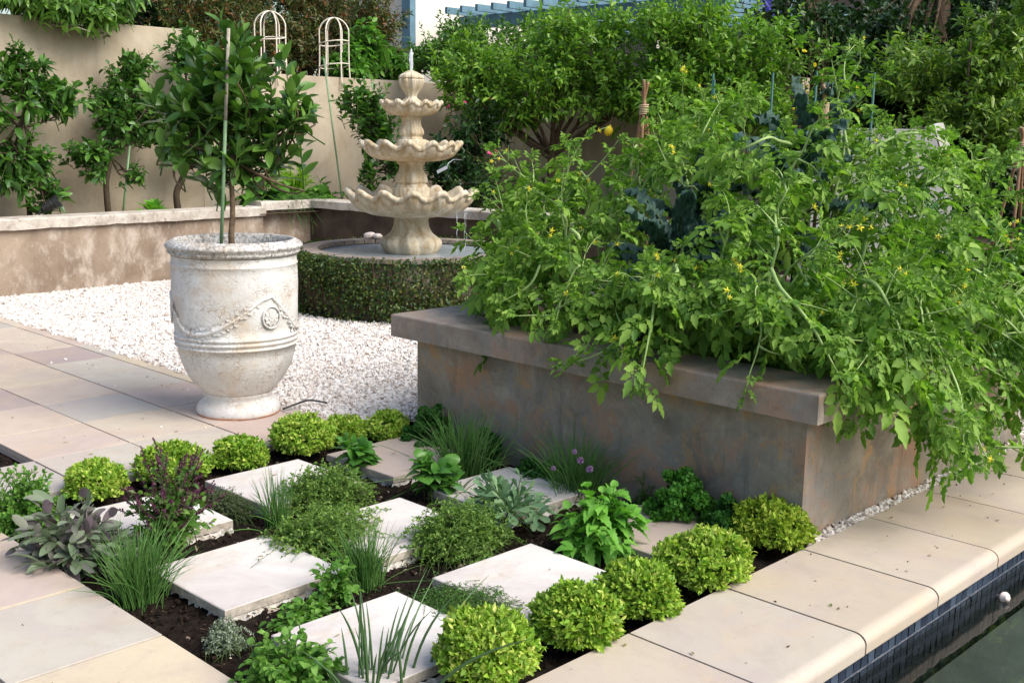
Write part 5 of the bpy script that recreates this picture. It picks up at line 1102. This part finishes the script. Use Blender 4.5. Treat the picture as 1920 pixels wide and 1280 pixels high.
for x, y, z, lab in [(3.5, -2.98, 2.05, 'leftmost teal garden stake above the tomato tops'), (3.75, -3.3, 2.06, 'teal garden stake left of the tall kale'), (3.9, -3.55, 2.07, 'teal garden stake just behind the tall kale'), (3.75, -4.05, 2.04, 'teal garden stake right of the tall tomato shoot'), (3.4, -3.06, 2.0, 'teal garden stake nearly hidden by the lemon foliage')]:
    stake('garden_stake', lab, (x, y, -.03), (x, y, z), .009, 'tealstake', gs)
# peppers in the second planter
for i, (x, y, h, lab) in enumerate([(4.35, -5.0, .85, 'dense dark green pepper plant at the right edge'), (4.4, -4.2, .85, 'pepper plant behind the tomatoes left of the right edge'), (5.1, -4.9, .95, 'farther pepper plant at the right edge'), (3.95, -5.35, .7, 'pepper plant leaning over the second planter corner')]):
    bushy('pepper_plant', lab, 'pepper plant', (x, y, .55), (.5, .5, h), 90, 16, 'leaf2', .1, .05, 'pepper', 120 + i, 'twig', droop=.4, up=1, group='pepper plants in the second planter', pw=3)
rosette('squash_plant', 'broad squash leaves low behind the tomatoes at right', 'squash plant', (3.45, -4.75, -.03), 18, .42, .4, 'bean', 130, (15, 75), 'leaf2', .3, .45)
# under-storey in the planter
bushy('melon_vine', 'broad low leaves in the shade beneath the tomatoes along the cap', 'vine', (1.25, -4.75, .55), (.4, .55, .22), 60, 7, 'serr', .1, .08, 'tomato', 131, droop=.3, up=1.3)

# ================================================================== HERBS
Z = -.062
def ball(label, x, y, w, h, mat, seed):
    rg = np.random.default_rng(seed); mat = mat if mat != 'gold' else ('gold', 'goldmix', 'gold', 'goldmix', 'gold')[seed * 3 % 5]; rx = w / 2; h = h * (.96, .9, 1.0, .94)[seed % 4]; c = A(x, y, Z); o = thing('golden_herb_ball', label, 'herb ball', tuple(c), 'clipped golden thyme balls edging the herb bed')
    n = 700; d = rdir(rg, n * 2); d = d[d[:, 2] > -.25][:n]; n = len(d); lump = 1 + .07 * np.sin(5 * d[:, 0] + seed) * np.sin(6 * d[:, 1] + 2 * seed) + .05 * np.sin(9 * d[:, 2] + seed * 3) + rg.normal(0, .045, n) + .1 * np.clip(np.sin(2.3 * d[:, 0] + seed * 1.7) * np.sin(2.9 * d[:, 1] + seed), -.5, 1)
    Rr = A(rx * rg.uniform(.92, 1.06), rx * rg.uniform(.92, 1.06), h * .53); c2 = c + A(0, 0, h * .46); T = c2 + d * Rr * lump[:, None]; gap_ = (np.sin(4 * d[:, 0] + seed * 2.1) + np.sin(5 * d[:, 1] + seed) + np.sin(4 * d[:, 2] + seed * .7)) < rg.uniform(1.9, 2.4); d, T, lump = d[gap_], T[gap_], lump[gap_]; n = len(d); S0 = c2 + d * Rr * .55 - A(0, 0, .02)
    C = curves(S0, T, rg.normal(0, .008, (n, 3)) + A(0, 0, -.006), 5); f = MB(); leaf_along(f, rg, C, 12, ['leaf2', 'leaf'], .022, .0125, .3, 48, -.1, .3, .3, jit=.6, taper=.25, curl=.4)
    s = MB(); m_ = 40; dd = d[:m_]; tubes(s, curves(np.broadcast_to(c, (m_, 3)) + rg.normal(0, .02, (m_, 3)) * A(1, 1, 0), S0[:m_], rg.normal(0, .02, (m_, 3)), 5), .0025, 4)
    k = MB(); blob(k, c2, Rr * .62, seed, 0, 14, 10, .1); obj('dark_core', k, M['core'], o); obj('stem', s, M['woodstem'], o); obj('foliage', f, M[mat], o)
for i, (x, y, w, h, lab) in enumerate([(-.98, -2.82, .265, .205, 'golden ball leftmost in the back row, right of the bushy oregano'), (-.61, -2.84, .31, .225, 'golden ball in the back row behind the purple-flowered basil'), (-.25, -2.85, .25, .185, 'small golden ball third in the back row behind the white slab'),
        (.1, -2.88, .31, .25, 'largest golden ball of the back row, in front of the urn foot'), (.4, -2.83, .23, .18, 'small golden ball behind the left basil plant'), (.62, -2.93, .25, .19, 'golden ball at the planter corner, last in the back row')]): ball(lab, x, y, w, h, 'gold', 200 + i)
for i, (x, y, w, h, mt, lab) in enumerate([(-.92, -5.3, .285, .25, 'gold', 'golden ball nearest the camera by the coping, right of the thick chives'), (-.53, -5.32, .285, .25, 'gold', 'second golden ball from the camera along the coping'), (-.19, -5.31, .28, .22, 'gold', 'golden ball touching the large white slab, third along the coping'),
        (.19, -5.32, .33, .265, 'gold', 'golden ball in front of the beige slab, fourth along the coping'), (.74, -5.27, .33, .22, 'goldgreen', 'greener golden ball at the planter corner by the curly parsley')]): ball(lab, x, y, w, h, mt, 210 + i)

def cushion(name, label, cat, x, y, rx, ry, h, n, per, L, W, mat, seed, kind='mini', group=None, rot=0, **k):
    return bushy(name, label, cat, (x, y, Z), (rx, ry, h), n, per, kind, L, W, mat, seed, 'twig', stemr=.0014, base=.9, lowz=.12, group=group, t0=.3, pw=3.2, **k)
cushion('thyme_cushion', 'dense green thyme cushion right of the thin chive tuft, behind the middle slab', 'thyme', -.27, -3.58, .27, .23, .22, 420, 26, .02, .0115, 'thyme', 301, group='green thyme cushions')
cushion('thyme_cushion', 'dense green thyme cushion between the middle slab and the mortared slab', 'thyme', -.58, -4.0, .29, .22, .21, 420, 26, .02, .0115, 'thyme', 302, group='green thyme cushions')
cushion('thyme_cushion', 'bushy green thyme cushion in front of the middle slab, left of the grey-green plant', 'thyme', -.2, -4.4, .25, .22, .24, 460, 26, .02, .0115, 'thyme', 303, group='green thyme cushions')
cushion('creeping_thyme', 'flat bright green creeping thyme mat against the large white slab', 'thyme', -.62, -4.92, .22, .28, .115, 1300, 16, .01, .006, 'creep', 304)
cushion('creeping_thyme', 'low greyish purple thyme mat behind the purple-flowered basil', 'thyme', -.64, -3.36, .1, .2, .13, 380, 18, .012, .006, 'greythyme', 305)
cushion('silver_thyme', 'small silvery variegated thyme at the corner of the mortared slab', 'thyme', -1.36, -4.53, .085, .085, .13, 130, 18, .012, .006, 'silver', 306)
bushy('oregano', 'bushy oregano with upright sprigs at the far left of the bed', 'oregano', (-1.39, -3.02, Z), (.21, .2, .33), 150, 18, 'leaf2', .032, .018, 'oregano', 310, stemr=.002, opp=True, pw=4, up=.6)
bushy('oregano', 'leafy oregano at the bottom edge in front of the nearest slab', 'oregano', (-1.36, -4.9, Z), (.21, .17, .22), 120, 14, 'leaf2', .036, .024, 'oregano', 311, stemr=.002, opp=True, pw=4, up=1., droop=.3)
bushy('oregano', 'upright oregano sprigs between the mortared slab and the nearest slab', 'oregano', (-.88, -4.47, Z), (.1, .1, .22), 30, 12, 'leaf2', .034, .025, 'oregano', 312, stemr=.002, opp=True, pw=4, up=1., droop=.3)
bushy('oregano', 'low creeping oregano below the crumbly mortar', 'oregano', (-1.06, -4.52, Z), (.16, .07, .09), 60, 9, 'leaf2', .03, .023, 'oregano', 313, stemr=.002, opp=True, pw=4, up=1.)
# sage
bushy('purple_sage', 'purple sage with felted grey-purple leaves spilling on to the paving at left', 'sage', (-1.4, -3.55, Z), (.24, .22, .31), 72, 9, 'sage', .1, .04, 'sage', 320, stemr=.003, pw=5, up=.9, droop=.15, ang=50, lean=(-.06, 0), opp=True, taper=.35)
# purple-flowered basil
o, C, rg = bushy('purple_basil', 'tall purple-flowered basil with dark flower spikes in front of the back slab', 'basil', (-1.07, -3.66, Z), (.2, .19, .46), 80, 14, 'leaf2', .052, .024, 'thai', 321, 'woodstem', stemr=.0028, pw=5, up=.5, lowz=.35, opp=True, taper=.4)
f = MB(); sel = np.arange(80)[C[:, 5, 2] > .1]
P = C[sel, 5]; dirs = nrm(C[sel, 5] - C[sel, 4] + A(0, 0, .02)); ext = np.stack([P - dirs * .03, P + dirs * .02, P + dirs * .06], 1); leaf_along(f, rg, ext, 26, 'mini', .014, .009, .0, 60, 0, .4, jit=.5); tubes(f, ext, .002, 3)
obj('flower_spike', f, M['purple'], o, kind='stuff', label='dark purple flower spikes')
# basil
for i, (x, y, r, h, lab) in enumerate([(.13, -3.3, .1, .24, 'bright green basil with puckered leaves in front of the small golden balls'), (.12, -3.86, .13, .29, 'bright green basil leaning over the pinkish slab, beside the small chives')]):
    bushy('basil', lab, 'basil', (x, y, Z), (r, r, h), 12, 8, 'puff', .098, .066, 'basil', 330 + i, 'twig', stemr=.003, pw=8, up=1.4, droop=.35, ang=66, lowz=.45, opp=True, taper=.3, jit=.2, t0=.45, group='bright basil plants')
bushy('lemon_balm', 'lemon balm with pale green toothed leaves left of the beige slab', 'lemon balm', (.17, -4.83, Z), (.2, .2, .34), 38, 10, 'serr', .08, .052, 'balm', 340, 'twig', stemr=.003, pw=7, up=1.3, droop=.45, ang=66, lowz=.2, opp=True, jit=.22, taper=.3)
bushy('sea_kale', 'sprawling grey-green plant with spoon-shaped leaves in front of the planter', 'leafy plant', (.18, -4.33, Z), (.24, .24, .25), 24, 11, 'spoon', .105, .034, 'kalebaby', 341, 'twig', stemr=.004, pw=6, up=.7, droop=.1, ang=50, lowz=.12, jit=.3, taper=.3)
# parsley: frilly curled heads
def parsley(label, x, y, r, h, n, mat, seed):
    rg = np.random.default_rng(seed); c = A(x, y, Z); o = thing('curly_parsley', label, 'parsley', tuple(c), 'curly parsley along the planter wall'); d = rdir(rg, n); d[:, 2] = np.abs(d[:, 2]); H = c + d * A(r, r, h) * rg.uniform(.55, 1, (n, 1))
    s = MB(); tubes(s, curves(np.broadcast_to(c, (n, 3)), H, rg.normal(0, .02, (n, 3)) + A(0, 0, .02), 6), .002, 4); f = MB(); m = 95
    P = np.repeat(H, m, 0); q = rdir(rg, n * m); rr = rg.uniform(.022, .04, n).repeat(m)[:, None]; wv = 1 + .18 * np.sin(q[:, :1] * 9 + np.arange(n).repeat(m)[:, None])
    leaves(f, 'leaf', P + q * rr * .8 * wv * A(1, 1, .75), q + rg.normal(0, .8, q.shape), q + rg.normal(0, .5, q.shape), .017, .015, 0, curl=.5)
    obj('stem', s, M['twig'], o); obj('foliage', f, M[mat], o)
parsley('large curly parsley in front of the planter wall right of the chives with flowers', .70, -4.88, .165, .3, 58, 'parsley', 350)
parsley('lower curly parsley at the planter corner behind the greener golden ball', .72, -5.1, .15, .2, 46, 'parsleydark', 351)
parsley('dark curly parsley at the left end of the planter wall behind the chives', .70, -3.2, .14, .26, 44, 'parsleydark', 352)
parsley('dark curly parsley in the shade right of the chives behind the pale slab', .72, -3.6, .1, .19, 26, 'parsleydark', 353)
parsley('small dark curly parsley left of the flowering chives', .7, -4.0, .13, .14, 26, 'parsleydark', 354)
bushy('dill', 'thin dark feathery dill in the planter shade behind the beige slab', 'dill', (.74, -4.62, Z), (.14, .14, .2), 20, 60, 'mini', .028, .002, 'parsleydark', 355, jit=.7, t0=.2)
# chives
def chives(name, label, x, y, n, h, sp, rad, mat, seed, lean=(0, 0), base=.03, stiff=.5, group='chive tufts in the herb bed', flop=.1):
    rg = np.random.default_rng(seed); c = A(x, y, Z); o = thing(name, label, 'chives', tuple(c), group); b = rg.normal(0, base, (n, 2)); S0 = c + np.concatenate([b, np.zeros((n, 1))], 1)
    a = rg.uniform(0, 6.28, n); t = np.abs(rg.normal(0, 1, n)).clip(0, 2.2) * sp; l = h * rg.uniform(.5, 1.12, n); off = np.stack([np.cos(a) * t + lean[0], np.sin(a) * t + lean[1]], 1) * l[:, None] / h + b * 1.2
    T0 = S0 + np.concatenate([off, (l * (1 - .3 * (t / (sp * 2.2)) ** 2))[:, None]], 1); fl = rg.random(n) < flop; T0[fl] += np.concatenate([off[fl] * 1.3, -l[fl, None] * .55], 1)
    C = curves(S0, T0, np.concatenate([-off * .32, (l * .12)[:, None]], 1), 9); m = MB(); r = rad * rg.uniform(.7, 1.2, (n, 1)) * np.array([1, 1, .98, .95, .9, .8, .65, .45, .1])[None]
    tubes(m, C, r, 4, 0, False); obj('blades', m, M[mat], o); return o, C, rg
chives('chive_tuft', 'largest chive tuft, leaning over the mortared slab beside the purple sage', -1.38, -3.98, 320, .275, .1, .002, 'chive', 401, (.02, 0), .035, flop=0)
chives('chive_tuft', 'thin chive tuft standing left of the green thyme, on the back white slab edge', -.58, -3.66, 75, .26, .055, .0022, 'chive', 402, base=.018)
chives('chive_tuft', 'dense chive tuft against the planter wall behind the basil', 0.52, -3.66, 280, .33, .13, .0024, 'chive', 403, base=.05)
chives('chive_tuft', 'small chive tuft at the foot of the second basil', .2, -3.86, 36, .22, .07, .0024, 'chivebig', 404, base=.03)
o, C, rg = chives('chive_tuft', 'chive tuft with lilac pompom flowers by the planter wall', 0.66, -4.28, 280, .33, .13, .0022, 'chive', 405, base=.05)
fm = MB(); q = rdir(np.random.default_rng(2), 110); leaves(fm, 'leaf', q * .25, q, rdir(np.random.default_rng(3), 110), .8, .28, 0); PF = fm.mesh('flower', M['lilac'])
st_ = MB()
for k, (x, y, z) in enumerate([(.52, -4.42, .185), (.55, -4.45, .145), (.50, -4.40, .225), (.44, -4.33, .145)]):
    f = bpy.data.objects.new('flower', PF); COL.objects.link(f); f.parent = o; f.location = A(x, y, z) - wloc(o); s = (.017, .018, .013, .012)[k]; f.scale = (s, s, s); tubes(st_, curves(A(.66, -4.3, Z)[None], A(x, y, z)[None], A(0, 0, .05)[None], 8), .0018, 5)
obj('flower_stalk', st_, M['chive'], o)
chives('chive_tuft', 'bright green chive tuft in front of the middle slab', -.7, -4.42, 190, .25, .07, .002, 'chive', 406, base=.028)
chives('chive_tuft', 'sparse tuft of thick dark chive blades at the bottom edge by the nearest slab', -1.2, -5.1, 34, .32, .1, .0052, 'chivebig', 407, (.03, -.02), .06, flop=0)
chives('chive_tuft', 'tall thin grass-like chive tuft at the far left edge', -1.5, -2.9, 40, .36, .09, .0022, 'chive', 408, (-.02, 0), .03)

# ================================================================== CAMERA AND LIGHT
f_, yaw, pit, rol = 2104.9, .773, -.183, .016
CP = (-3.174, -7.583, 1.62)
fw = A(math.cos(pit) * math.cos(yaw), math.cos(pit) * math.sin(yaw), math.sin(pit)); r_ = A(math.sin(yaw), -math.cos(yaw), 0); u_ = np.cross(r_, fw)
r2 = math.cos(rol) * r_ + math.sin(rol) * u_; u2 = -math.sin(rol) * r_ + math.cos(rol) * u_
cam = bpy.data.cameras.new('camera'); co = bpy.data.objects.new('camera', cam); COL.objects.link(co)
cam.sensor_width = 36; cam.lens = f_ / 1920 * 36; cam.clip_end = 300; cam.clip_start = .05
co.matrix_world = Matrix(((r2[0], u2[0], -fw[0], CP[0]), (r2[1], u2[1], -fw[1], CP[1]), (r2[2], u2[2], -fw[2], CP[2]), (0, 0, 0, 1)))
SC.camera = co
SAZ, SEL = (.30, -.954), R(46)                               # horizontal direction towards the sun, elevation
w = bpy.data.worlds.new('World'); SC.world = w; w.use_nodes = True; nt = w.node_tree; bg = nt.nodes['Background']
sk = nt.nodes.new('ShaderNodeTexSky'); sk.sky_type = 'NISHITA'; sk.sun_disc = False; sk.sun_elevation = SEL; sk.sun_rotation = math.atan2(SAZ[0], SAZ[1]); sk.air_density = 1.2; sk.dust_density = 2.5
nt.links.new(sk.outputs[0], bg.inputs[0]); bg.inputs[1].default_value = .15
sl = bpy.data.lights.new('sun', 'SUN'); so = bpy.data.objects.new('sun', sl); COL.objects.link(so); sl.energy = 3.3; sl.angle = R(48); sl.color = (1, .965, .91)
from mathutils import Vector
so.rotation_euler = Vector((SAZ[0] * math.cos(SEL), SAZ[1] * math.cos(SEL), math.sin(SEL))).to_track_quat('Z', 'Y').to_euler()
SC.view_settings.view_transform = 'Standard'; SC.view_settings.look = 'None'; SC.view_settings.exposure = 0.47; SC.view_settings.gamma = 1
SC.cycles.max_bounces = 8; SC.cycles.transparent_max_bounces = 16; SC.cycles.caustics_reflective = False; SC.cycles.caustics_refractive = False
SC.cycles.sample_clamp_indirect = 6
try: SC.cycles.use_denoising = True
except Exception: pass
